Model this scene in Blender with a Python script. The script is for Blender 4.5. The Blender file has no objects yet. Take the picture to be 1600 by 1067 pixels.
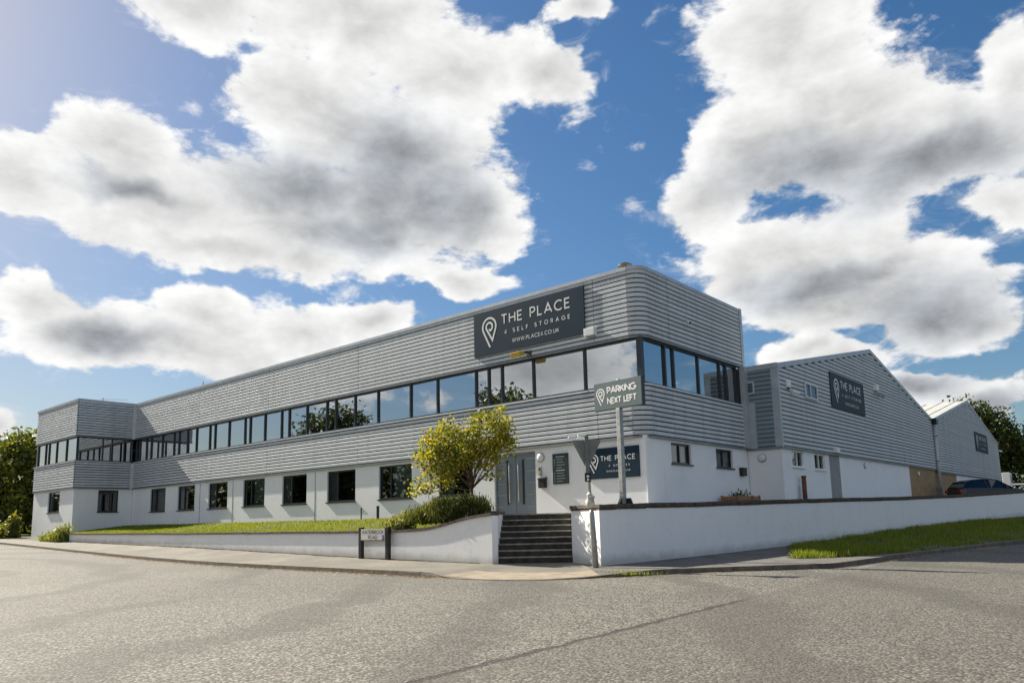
import bpy, bmesh, math, random
import numpy as np
from mathutils import Vector, Matrix, Euler

random.seed(7); rng = np.random.default_rng(7)
R = math.radians
S = bpy.context.scene
COL = S.collection

# ------------------------------------------------------------------ camera
cam_d = bpy.data.cameras.new('camera'); cam = bpy.data.objects.new('camera', cam_d); COL.objects.link(cam)
YAW, PITCH, ROLL = -0.7164, 0.14324, -0.02258
_f = Vector((math.sin(YAW)*math.cos(PITCH), math.cos(YAW)*math.cos(PITCH), math.sin(PITCH)))
_r = Vector((math.cos(YAW), -math.sin(YAW), 0)); _u = _r.cross(_f)
_r2 = _r*math.cos(ROLL)+_u*math.sin(ROLL); _u2 = -_r*math.sin(ROLL)+_u*math.cos(ROLL)
M = Matrix((_r2, _u2, -_f)).transposed().to_4x4(); M.translation = (12.026, -20.177, -0.081)
cam.matrix_world = M
cam_d.sensor_width = 36; cam_d.lens = 1155.87/1600*36; cam_d.shift_y = 110.1/1600
cam_d.clip_start = 0.1; cam_d.clip_end = 3000
S.camera = cam
S.view_settings.view_transform = 'Standard'; S.view_settings.look = 'None'
S.view_settings.exposure = 1.46; S.view_settings.gamma = 1; S.view_settings.use_curve_mapping = False

# ------------------------------------------------------------------ sun and sky
SUN_A, SUN_EL = 4.0, 34.0            # sun nearly along the long facade, from the left
sv = Vector((-math.cos(R(SUN_A))*math.cos(R(SUN_EL)), -math.sin(R(SUN_A))*math.cos(R(SUN_EL)), math.sin(R(SUN_EL))))
sd = bpy.data.lights.new('sun', 'SUN'); sd.energy = 3.8; sd.angle = R(0.5); sd.color = (1, .93, .80)
so = bpy.data.objects.new('sun', sd); COL.objects.link(so); so.location = (-60, -12, 40)
so.rotation_euler = sv.to_track_quat('Z', 'Y').to_euler()

W = bpy.data.worlds.new('World'); S.world = W; W.use_nodes = True
nt = W.node_tree; nt.nodes.clear()
class NG:
    """tiny helper to write node maths"""
    def __init__(s, nt): s.nt = nt
    def n(s, t, **k):
        o = s.nt.nodes.new(t)
        for a, b in k.items(): setattr(o, a, b)
        return o
    def put(s, sock, v):
        if v is None: return
        if hasattr(v, 'is_linked') or hasattr(v, 'links'): s.nt.links.new(v, sock)
        else: sock.default_value = v
    def m(s, op, a, b=None, c=None, clamp=False):
        o = s.n('ShaderNodeMath', operation=op, use_clamp=clamp)
        for i, v in enumerate((a, b, c)): s.put(o.inputs[i], v)
        return o.outputs[0]
    def v(s, op, a, b=None):
        o = s.n('ShaderNodeVectorMath', operation=op)
        for i, x in enumerate((a, b)): s.put(o.inputs[i], x)
        return o.outputs[1] if op in ('LENGTH', 'DOT_PRODUCT', 'DISTANCE') else o.outputs[0]
    def mix(s, f, a, b, blend='MIX'):
        o = s.n('ShaderNodeMix', data_type='RGBA', blend_type=blend)
        s.put(o.inputs[0], f); s.put(o.inputs[6], a); s.put(o.inputs[7], b); return o.outputs[2]
    def ss(s, x, a, b):
        o = s.n('ShaderNodeMapRange', interpolation_type='SMOOTHSTEP')
        s.put(o.inputs[0], x); o.inputs[1].default_value = a; o.inputs[2].default_value = b
        return o.outputs[0]
    def noise(s, vec, scale, detail=4, rough=.55, dist=0, out=0):
        o = s.n('ShaderNodeTexNoise'); s.put(o.inputs['Vector'], vec)
        o.inputs['Scale'].default_value = scale; o.inputs['Detail'].default_value = detail
        o.inputs['Roughness'].default_value = rough; o.inputs['Distortion'].default_value = dist
        return o.outputs[out]
    def vor(s, vec, scale, feature='F1', out=0, rnd=1):
        o = s.n('ShaderNodeTexVoronoi', feature=feature); s.put(o.inputs['Vector'], vec)
        o.inputs['Scale'].default_value = scale; o.inputs['Randomness'].default_value = rnd
        return o.outputs[out]
    def xyz(s, vec):
        o = s.n('ShaderNodeSeparateXYZ'); s.put(o.inputs[0], vec); return o.outputs
    def cxyz(s, x, y, z):
        o = s.n('ShaderNodeCombineXYZ')
        for i, v in enumerate((x, y, z)): s.put(o.inputs[i], v)
        return o.outputs[0]
    def ramp(s, f, stops):
        o = s.n('ShaderNodeValToRGB'); s.put(o.inputs[0], f); e = o.color_ramp.elements
        while len(e) < len(stops): e.new(.5)
        for i, (p, c) in enumerate(stops): e[i].position = p; e[i].color = (*c, 1) if len(c) == 3 else c
        return o.outputs[0]

g = NG(nt)
CLOUDS = [(-1.321, 0.395, 0.075, 0.05), (-1.222, 0.44, 0.067, 0.059), (-1.176, 0.386, 0.139, 0.055), (-1.044, 0.395, 0.163, 0.081), (-0.979, 0.522, 0.113, 0.065), (-0.927, 0.617, 0.216, 0.05), (-0.78, 0.576, 0.14, 0.057), (-0.659, 0.556, 0.07, 0.043), (-0.854, 0.478, 0.126, 0.084), (-0.872, 0.399, 0.133, 0.072), (-0.76, 0.409, 0.077, 0.068), (-1.106, 0.338, 0.116, 0.035), (-1.017, 0.331, 0.058, 0.032), (-0.784, 0.327, 0.08, 0.025), (-1.141, 0.604, 0.087, 0.038), (-1.299, 0.258, 0.056, 0.036), (-1.239, 0.229, 0.107, 0.041), (-1.111, 0.256, 0.061, 0.036), (-1.094, 0.217, 0.13, 0.036), (-0.975, 0.256, 0.091, 0.037), (-0.903, 0.266, 0.056, 0.027), (-1.031, 0.191, 0.128, 0.026), (-0.818, 0.274, 0.019, 0.008), (-1.332, 0.111, 0.026, 0.025), (-1.255, 0.16, 0.039, 0.013), (-1.346, 0.311, 0.036, 0.019), (-0.323, 0.554, 0.12, 0.074), (-0.372, 0.456, 0.106, 0.066), (-0.439, 0.404, 0.072, 0.058), (-0.276, 0.46, 0.151, 0.084), (-0.165, 0.406, 0.133, 0.065), (-0.076, 0.449, 0.048, 0.069), (-0.327, 0.326, 0.146, 0.058), (-0.249, 0.268, 0.135, 0.053), (-0.392, 0.311, 0.072, 0.048), (-0.178, 0.219, 0.078, 0.037), (-0.31, 0.253, 0.09, 0.039), (-0.101, 0.334, 0.06, 0.041), (-0.336, 0.202, 0.053, 0.02), (-0.272, 0.209, 0.03, 0.019), (-0.293, 0.184, 0.08, 0.024), (-0.151, 0.126, 0.053, 0.031), (-0.204, 0.151, 0.04, 0.019), (-0.105, 0.27, 0.025, 0.013), (-0.096, 0.213, 0.023, 0.017), (-0.607, 0.479, 0.027, 0.019), (-0.534, 0.488, 0.027, 0.014), (-0.609, 0.635, 0.056, 0.019), (-0.544, 0.399, 0.018, 0.01), (-1.177, 0.326, 0.018, 0.012)]
GREYS = [(-0.881, 0.454, 0.098, 0.081), (-1.003, 0.434, 0.101, 0.042), (-0.81, 0.417, 0.068, 0.056), (-1.218, 0.223, 0.062, 0.02), (-0.925, 0.373, 0.104, 0.032), (-0.311, 0.419, 0.116, 0.035), (-0.195, 0.392, 0.13, 0.039), (-0.19, 0.229, 0.086, 0.041), (-0.323, 0.275, 0.099, 0.027), (-0.19, 0.153, 0.039, 0.022), (-0.13, 0.121, 0.03, 0.018), (-0.924, 0.211, 0.068, 0.012), (-1.213, 0.395, 0.05, 0.016)]

dirv = g.n('ShaderNodeTexCoord').outputs['Generated']
dx, dy, dz = g.xyz(dirv)
az = g.m('ARCTAN2', dx, dy); el = g.m('ARCSINE', dz)
# warp so that cloud outlines billow
wn = g.noise(dirv, 7.0, 4, .55, out=1)
wv = g.v('SCALE', g.v('SUBTRACT', wn, (.5, .5, .5)))
wv.node.inputs['Scale'].default_value = .10
ae = g.v('ADD', g.cxyz(az, el, 0.0), wv)
def field(tab, k):
    acc = None
    for a, e, ra, re in tab:
        if k > .3 and ra < .04 and re < .022: continue
        d = g.v('MULTIPLY', g.v('SUBTRACT', ae, (a, e, 0)), (1/ra, 1/re, 0))
        f = g.m('SUBTRACT', 1.0, g.v('LENGTH', d))
        acc = f if acc is None else g.m('SMOOTH_MAX', acc, f, k)
    return acc
WISPS = [(-0.607, 0.481, 0.036, 0.026), (-0.532, 0.49, 0.034, 0.018), (-0.609, 0.635, 0.07, 0.023), (-0.544, 0.399, 0.023, 0.014), (-0.485, 0.618, 0.036, 0.02), (-1.177, 0.325, 0.025, 0.015), (-0.937, 0.311, 0.026, 0.012), (-0.105, 0.27, 0.03, 0.015), (-1.128, 0.499, 0.023, 0.011)]
cf = field(CLOUDS, .35)
wf = field(WISPS, .1)
gf = field(GREYS, .3)
# the same kind of broken cumulus everywhere else round the sky
flat = g.v('MULTIPLY', dirv, (1, 1, 1.9))
lf = g.m('MULTIPLY', g.m('SUBTRACT', g.noise(flat, 2.6, 3, .5), .485), 5.0)
side = g.m('ABSOLUTE', g.m('SUBTRACT', az, -0.70))
wob = g.m('MULTIPLY', g.m('SUBTRACT', g.noise(dirv, 3.0, 4), .5), .5)
other = g.ss(g.m('ADD', side, wob), .66, 1.15)
high = g.ss(g.m('ADD', el, wob), .64, .95)
other = g.m('MAXIMUM', other, high)
lf = g.m('SUBTRACT', lf, g.m('MULTIPLY', g.m('SUBTRACT', 1.0, other), 3.0))
base = g.m('MAXIMUM', g.m('ADD', cf, .10), lf)
n1 = g.m('SUBTRACT', g.noise(flat, 11, 9, .58, .3), .5)
n2 = g.m('SUBTRACT', g.noise(flat, 34, 7, .62), .5)
vb = g.m('SUBTRACT', .5, g.vor(flat, 17, 'SMOOTH_F1'))
dens = g.m('ADD', g.m('ADD', base, g.m('MULTIPLY', n1, 1.35)), g.m('ADD', g.m('MULTIPLY', n2, .50), g.m('MULTIPLY', vb, .30)))
wisp = g.m('MULTIPLY', g.ss(g.m('ADD', g.m('MULTIPLY', base, .35), g.m('MULTIPLY', g.m('SUBTRACT', g.noise(flat, 16, 8, .66, .8), .5), 2.0)), .02, .75), .55)
cover = g.m('MULTIPLY', g.ss(el, -.02, .03), g.m('MAXIMUM', g.ss(dens, .04, .30), g.m('MULTIPLY', wisp, g.ss(base, -1.1, -.1))))
thin = g.ss(g.m('ADD', g.m('MULTIPLY', wf, .55), g.m('ADD', g.m('MULTIPLY', n1, 3.0), g.m('MULTIPLY', n2, 1.5))), .15, 1.0)
cover = g.m('MAXIMUM', cover, g.m('MULTIPLY', thin, g.m('MULTIPLY', g.ss(wf, -.6, .3), .75)))
# shading: thick bases are grey, rims towards the light stay white
sunoff = g.v('ADD', flat, tuple(x*.045 for x in (sv.x, sv.y, sv.z*1.9)))
n1s = g.m('SUBTRACT', g.noise(sunoff, 11, 9, .58, .3), .5)
relief = g.m('SUBTRACT', n1, n1s)
lowbase = g.m('ADD', gf, g.m('MULTIPLY', g.m('SUBTRACT', g.m('MULTIPLY', lf, .6), .55), 1.0))
greyf = g.m('MAXIMUM', gf, g.m('SUBTRACT', g.m('MULTIPLY', lf, .7), .6))
grey = g.ss(g.m('ADD', greyf, g.m('MULTIPLY', n1, .30)), -.50, .85)
thick = g.ss(dens, .25, 1.15)
lum = g.m('SUBTRACT', g.m('SUBTRACT', 1.0, g.m('MULTIPLY', thick, .26)), g.m('MULTIPLY', grey, .40))
lum = g.m('ADD', lum, g.m('MULTIPLY', relief, .60))
n2s = g.m('SUBTRACT', g.noise(g.v('ADD', flat, tuple(x*.016 for x in (sv.x, sv.y, sv.z*1.9))), 34, 7, .62), .5)
lum = g.m('ADD', lum, g.m('MULTIPLY', g.m('SUBTRACT', n2, n2s), .26))
lum = g.m('MAXIMUM', g.m('MINIMUM', lum, 1.08), .2)
sky = g.n('ShaderNodeTexSky', sky_type='NISHITA', sun_disc=False)
sky.sun_elevation = R(SUN_EL); sky.sun_rotation = -R(90+SUN_A)
sky.altitude = 0; sky.air_density = 1.0; sky.dust_density = .75; sky.ozone_density = 2.2
STR = .10
hs = g.n('ShaderNodeHueSaturation'); g.put(hs.inputs['Color'], sky.outputs[0])
hs.inputs['Saturation'].default_value = 1.28; hs.inputs['Value'].default_value = .48
cl = g.mix(grey, (3.36, 3.36, 3.34, 1), (3.05, 3.22, 3.45, 1))
clc = g.n('ShaderNodeVectorMath', operation='SCALE'); g.put(clc.inputs[0], cl); g.put(clc.inputs['Scale'], lum)
lumi = g.v('DOT_PRODUCT', hs.outputs[0], (.21, .72, .07))
soft = g.n('ShaderNodeVectorMath', operation='SCALE'); g.put(soft.inputs[0], hs.outputs[0])
g.put(soft.inputs['Scale'], g.m('DIVIDE', 1.0, g.m('ADD', 1.0, g.m('MULTIPLY', lumi, .20))))
col = g.mix(cover, soft.outputs[0], clc.outputs[0])
bg = g.n('ShaderNodeBackground'); g.put(bg.inputs[0], col); bg.inputs[1].default_value = STR
out = g.n('ShaderNodeOutputWorld'); nt.links.new(bg.outputs[0], out.inputs[0])
W.cycles.sampling_method = 'MANUAL'; W.cycles.sample_map_resolution = 1024

# ------------------------------------------------------------------ helpers
def tag(o, label=None, cat=None, group=None, kind=None):
    if label: o['label'] = label
    if cat: o['category'] = cat
    if group: o['group'] = group
    if kind: o['kind'] = kind
    return o
def wloc(o):
    p = Vector((0, 0, 0))
    while o is not None:
        p += o.location; o = o.parent
    return p
def attach(o, parent, keep=True):
    if parent is not None:
        o.parent = parent
        if keep: o.matrix_parent_inverse = Matrix.Translation(-ORI[parent.name])
ORI = {}
def thing(name, label, cat, loc=(0, 0, 0), group=None):
    o = bpy.data.objects.new(name, None); COL.objects.link(o); o.location = loc
    o.empty_display_size = .2; ORI[o.name] = Vector(loc)
    return tag(o, label, cat, group)
class MB:
    def __init__(s): s.v = []; s.f = []; s.mi = []; s.cur = 0
    def add(s, vs, fs):
        b = len(s.v); s.v += [tuple(x) for x in vs]
        for f in fs: s.f.append([i+b for i in f]); s.mi.append(s.cur)
        return s
    def box(s, x0, x1, y0, y1, z0, z1):
        return s.add([(x, y, z) for z in (z0, z1) for (x, y) in ((x0, y0), (x1, y0), (x1, y1), (x0, y1))],
                     [(3, 2, 1, 0), (4, 5, 6, 7), (0, 1, 5, 4), (1, 2, 6, 5), (2, 3, 7, 6), (3, 0, 4, 7)])
    def prism(s, poly, ext):
        n = len(poly); e = Vector(ext); p = [Vector(q) for q in poly]
        return s.add(p+[q+e for q in p], [tuple(range(n))[::-1], tuple(range(n, 2*n))]+[(i, (i+1) % n, (i+1) % n+n, i+n) for i in range(n)])
    def tube(s, path, rad, n=10, cap=True):
        path = [Vector(p) for p in path]; vs = []; fs = []
        if not hasattr(rad, '__len__'): rad = [rad]*len(path)
        up = Vector((.31, .17, .93)).normalized()
        for i, p in enumerate(path):
            t = (path[min(i+1, len(path)-1)]-path[max(i-1, 0)]).normalized()
            a = t.cross(up); a = a.normalized() if a.length > 1e-4 else t.orthogonal().normalized(); b = t.cross(a)
            for k in range(n):
                th = 2*math.pi*k/n; vs.append(p+(a*math.cos(th)+b*math.sin(th))*rad[i])
        for i in range(len(path)-1):
            for k in range(n): fs.append((i*n+k, i*n+(k+1) % n, (i+1)*n+(k+1) % n, (i+1)*n+k))
        if cap: fs += [tuple(range(n))[::-1], tuple(range(len(vs)-n, len(vs)))]
        return s.add(vs, fs)
    def lathe(s, prof, c, n=20, axis=(0, 0, 1)):
        ax = Vector(axis).normalized(); a = ax.orthogonal().normalized(); b = ax.cross(a); c = Vector(c); vs = []; fs = []
        for r, h in prof:
            for k in range(n):
                th = 2*math.pi*k/n; vs.append(c+ax*h+(a*math.cos(th)+b*math.sin(th))*r)
        for i in range(len(prof)-1):
            for k in range(n): fs.append((i*n+k, i*n+(k+1) % n, (i+1)*n+(k+1) % n, (i+1)*n+k))
        fs += [tuple(range(n))[::-1], tuple(range(len(vs)-n, len(vs)))]
        return s.add(vs, fs)
    def xf(s, mat, i0=0):
        s.v[i0:] = [tuple(mat @ Vector(q)) for q in s.v[i0:]]; return s
    def mesh(s, name, mats, smooth=False, fix=True):
        me = bpy.data.meshes.new(name); me.from_pydata(s.v, [], s.f); 
        for m in (mats if isinstance(mats, (list, tuple)) else [mats]): me.materials.append(m)
        if any(s.mi): me.polygons.foreach_set('material_index', s.mi)
        if fix:
            bm = bmesh.new(); bm.from_mesh(me); bmesh.ops.recalc_face_normals(bm, faces=bm.faces); bm.to_mesh(me); bm.free()
        if smooth: me.polygons.foreach_set('use_smooth', [True]*len(me.polygons))
        me.update(); return me
    def build(s, name, mats, parent=None, smooth=False, fix=True, bevel=0):
        me = s.mesh(name, mats, smooth, fix)
        if bevel:
            bm = bmesh.new(); bm.from_mesh(me)
            bmesh.ops.remove_doubles(bm, verts=bm.verts, dist=1e-5)
            es = [e for e in bm.edges if len(e.link_faces) == 2 and e.calc_face_angle(0) > .6]
            bmesh.ops.bevel(bm, geom=es, offset=bevel, segments=2, affect='EDGES', profile=.6, clamp_overlap=True)
            bm.to_mesh(me); bm.free()
        o = bpy.data.objects.new(name, me); COL.objects.link(o); ORI[o.name] = Vector((0, 0, 0))
        if parent is not None:
            o.parent = parent; o.matrix_parent_inverse = Matrix.Translation(-ORI[parent.name])
        return o
def inst(name, me, parent, loc, rz=0, scale=(1, 1, 1), rot=None):
    o = bpy.data.objects.new(name, me); COL.objects.link(o)
    o.location = loc; o.rotation_euler = rot or (0, 0, rz); o.scale = scale
    o.parent = parent; o.matrix_parent_inverse = Matrix.Translation(-ORI[parent.name])
    return o

# ------------------------------------------------------------------ materials
MATS = {}
def mat(name, col=(.5, .5, .5), rough=.6, metal=0, var=.0, vscale=3, bump=0, bscale=60, spec=.5, fn=None, island=0):
    m = bpy.data.materials.new(name); m.use_nodes = True; q = NG(m.node_tree)
    b = m.node_tree.nodes['Principled BSDF']
    b.inputs['Base Color'].default_value = (*col, 1); b.inputs['Roughness'].default_value = rough
    b.inputs['Metallic'].default_value = metal; b.inputs['Specular IOR Level'].default_value = spec
    geo = q.n('ShaderNodeNewGeometry'); pos = geo.outputs['Position']
    c = (*col, 1)
    if var:
        f = q.noise(pos, vscale, 6, .6)
        f = q.ss(f, .25, .75)
        c = q.mix(f, tuple(x*(1-var) for x in col)+(1,), tuple(min(1, x*(1+var)) for x in col)+(1,))
    if island:
        h = q.n('ShaderNodeHueSaturation'); q.put(h.inputs['Color'], c)
        q.put(h.inputs['Value'], q.m('ADD', 1-island, q.m('MULTIPLY', geo.outputs['Random Per Island'], 2*island))); c = h.outputs[0]
    if fn: c = fn(q, b, pos, c) or c
    if not isinstance(c, tuple): q.put(b.inputs['Base Color'], c)
    if bump and not b.inputs['Normal'].is_linked:
        bn = q.n('ShaderNodeBump'); bn.inputs['Strength'].default_value = bump; bn.inputs['Distance'].default_value = .02
        q.put(bn.inputs['Height'], q.noise(pos, bscale, 5, .6)); q.put(b.inputs['Normal'], bn.outputs[0])
    MATS[name] = m; return m

def f_render(q, b, pos, c):
    x, y, z = q.xyz(pos)
    st = q.noise(q.v('MULTIPLY', pos, (2.2, 2.2, .16)), 2.0, 6, .65)          # rain streaks
    c = q.mix(q.m('MULTIPLY', q.ss(st, .52, .82), .18), c, (.50, .49, .45, 1))
    bl = q.noise(pos, .7, 5, .6)
    c = q.mix(q.m('MULTIPLY', q.ss(bl, .45, .75), .22), c, (.62, .63, .63, 1))
    return c
white = mat('white_render', (.88, .88, .875), .75, bump=.25, bscale=45, fn=f_render)
def f_wallw(q, b, pos, c):
    x, y, z = q.xyz(pos)
    st = q.noise(q.v('MULTIPLY', pos, (1.8, 1.8, .22)), 2.3, 6, .65)
    c = q.mix(q.m('MULTIPLY', q.ss(st, .50, .80), .16), c, (.47, .45, .40, 1))
    sp = q.noise(pos, 3.3, 7, .7)
    c = q.mix(q.m('MULTIPLY', q.ss(sp, .60, .72), .22), c, (.38, .35, .29, 1))
    zl = q.m('ADD', -1.332, q.m('MULTIPLY', x, -.0159)); zq = q.m('ADD', -1.28, q.m('MULTIPLY', q.m('MAXIMUM', y, 0.0), .026))
    isl = q.m('LESS_THAN', x, -1.9); zb = q.m('ADD', q.m('MULTIPLY', isl, zl), q.m('MULTIPLY', q.m('SUBTRACT', 1.0, isl), zq))
    hh = q.m('SUBTRACT', q.m('SUBTRACT', z, zb), q.m('MULTIPLY', q.noise(pos, 2.2, 7, .7), .42))
    c = q.mix(q.m('MULTIPLY', q.m('SUBTRACT', 1.0, q.ss(hh, -.22, .10)), .55), c, (.33, .30, .24, 1))
    ck = q.vor(q.v('ADD', pos, q.v('SCALE', q.noise(pos, 3.0, 4, .6, out=1))), .55, 'DISTANCE_TO_EDGE')
    c = q.mix(q.m('MULTIPLY', q.m('SUBTRACT', 1.0, q.ss(ck, .0, .006)), .30), c, (.40, .39, .36, 1))
    return c
wallw = mat('white_wall_paint', (.86, .86, .855), .78, bump=.35, bscale=30, fn=f_wallw)
def f_clad(q, b, pos, c):
    st = q.noise(q.v('MULTIPLY', pos, (1.6, 1.6, .22)), 1.6, 6, .65)
    c = q.mix(q.m('MULTIPLY', q.ss(st, .42, .80), .35), c, (.33, .345, .355, 1))
    oi = q.n('ShaderNodeObjectInfo').outputs['Random']
    h = q.n('ShaderNodeHueSaturation'); q.put(h.inputs['Color'], c)
    q.put(h.inputs['Value'], q.m('ADD', .93, q.m('MULTIPLY', oi, .14)))
    q.put(b.inputs['Roughness'], q.m('ADD', .52, q.m('MULTIPLY', q.noise(pos, 2.5, 4), .2)))
    px, py, pz = q.xyz(pos); oz = q.xyz(q.n('ShaderNodeTexCoord').outputs['Object'])[2]
    du = q.m('ABSOLUTE', q.m('SUBTRACT', q.m('FRACT', q.m('MULTIPLY', q.m('ADD', px, py), 1.15)), .5))
    dz_ = q.m('ABSOLUTE', q.m('SUBTRACT', oz, .085))
    dot = q.m('MULTIPLY', q.m('LESS_THAN', du, .014), q.m('LESS_THAN', dz_, .013))
    run = q.noise(q.v('MULTIPLY', pos, (.9, .9, .05)), 1.4, 5, .7)
    c2 = q.mix(q.m('MULTIPLY', q.ss(run, .50, .72), .28), h.outputs[0], (.30, .295, .28, 1))
    return q.mix(q.m('MULTIPLY', dot, .6), c2, (.09, .09, .09, 1))
clad = mat('grey_cladding', (.575, .605, .625), .6, .08, spec=.3, fn=f_clad, bump=.06, bscale=6)
clad_shaded = mat('shaded_grey_cladding', (.24, .30, .34), .45, .2, fn=f_clad, bump=.06, bscale=6)  # same grey cladding, darker and bluer: the office block's shadow put into the colour
groove_shade = mat('cladding_groove_shade', (.035, .038, .042), .8)  # near-black backing: shade inside the grooves painted into the colour
trim = mat('grey_trim', (.44, .47, .50), .45, .2, var=.12, vscale=2)
trim_d = mat('dark_grey_trim', (.22, .245, .265), .45, .2, var=.12)
roofm = mat('roof_sheet', (.50, .49, .45), .5, .1, var=.12, vscale=1)
sill_m = mat('light_sill', (.62, .64, .66), .45, .1, var=.1)
frame = mat('dark_window_frame', (.018, .024, .030), .35)
framew = mat('white_window_frame', (.75, .75, .74), .4)
navy = mat('sign_navy', (.013, .034, .056), .6, var=.10, vscale=1.5, spec=.15)
navy2 = mat('sign_faded_navy', (.045, .062, .078), .6, var=.10, vscale=1.5, spec=.15)
sgrey = mat('sign_grey_green', (.115, .155, .16), .6, var=.06, spec=.2)
lett = mat('letter_white', (.80, .80, .78), .5)
black = mat('black_paint', (.012, .012, .013), .45)
dooRm = mat('door_grey', (.20, .235, .265), .38, var=.05, vscale=2)
steel = mat('brushed_steel', (.62, .60, .56), .28, .95)
galv = mat('galvanised_post', (.34, .35, .34), .5, .5, var=.25, vscale=9)
whitep = mat('white_plastic', (.78, .78, .76), .4)
grey_pl = mat('grey_plastic', (.33, .35, .37), .5)
rust = mat('rusty_iron', (.16, .062, .030), .8, .2, var=.4, vscale=14, bump=.3)
cream = mat('old_lamp_yellow', (.62, .38, .045), .4)
wood = mat('planter_wood', (.30, .155, .075), .7, var=.3, vscale=18)
cap_m = mat('coping_dark', (.085, .062, .050), .8, var=.45, vscale=6, bump=.5, bscale=40, island=.15)
stepm = mat('step_stone', (.042, .038, .031), .85, var=.5, vscale=5, bump=.5, bscale=35)
nosem = mat('step_nosing', (.27, .25, .21), .8, var=.45, vscale=6, bump=.4, bscale=40)
kerbm = mat('kerb_concrete', (.145, .122, .098), .85, var=.3, vscale=5, bump=.5, bscale=50, fn=None)
brown = mat('brown_render', (.34, .225, .11), .85, var=.28, vscale=4, bump=.6, bscale=30)
greyr = mat('grey_render', (.30, .30, .29), .85, var=.15, vscale=3)
soil = mat('soil', (.05, .036, .024), .95, var=.4, vscale=8, bump=.6, bscale=30)
interior = mat('room_interior', (.24, .245, .25), .9)
blindm = mat('blind_fabric', (.36, .40, .38), .85)
rag = mat('cloth_rag', (.62, .57, .50), .9, var=.2, vscale=12)

def glass_mat(name, tint, base):
    m = bpy.data.materials.new(name); m.use_nodes = True; t = m.node_tree; t.nodes.clear(); q = NG(t)
    fr = q.n('ShaderNodeFresnel'); fr.inputs[0].default_value = 1.55
    fac = q.m('ADD', base, q.m('MULTIPLY', fr.outputs[0], 1-base))
    tr = q.n('ShaderNodeBsdfTransparent'); tr.inputs[0].default_value = (*tint, 1)
    gl = q.n('ShaderNodeBsdfGlossy'); gl.inputs[0].default_value = (.93, .97, 1, 1); gl.inputs['Roughness'].default_value = .012
    bn = q.n('ShaderNodeBump'); bn.inputs['Strength'].default_value = .05; bn.inputs['Distance'].default_value = .02
    q.put(bn.inputs['Height'], q.noise(q.n('ShaderNodeNewGeometry').outputs['Position'], 1.3, 2)); q.put(gl.inputs['Normal'], bn.outputs[0])
    mx = q.n('ShaderNodeMixShader'); q.put(mx.inputs[0], fac); t.links.new(tr.outputs[0], mx.inputs[1]); t.links.new(gl.outputs[0], mx.inputs[2])
    o = q.n('ShaderNodeOutputMaterial'); t.links.new(mx.outputs[0], o.inputs[0]); return m
glass = glass_mat('window_glass', (.45, .52, .54), .46)
glass_lo = glass_mat('clear_window_glass', (.50, .55, .54), .08)
carglass = glass_mat('car_glass', (.04, .042, .042), .03)

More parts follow.
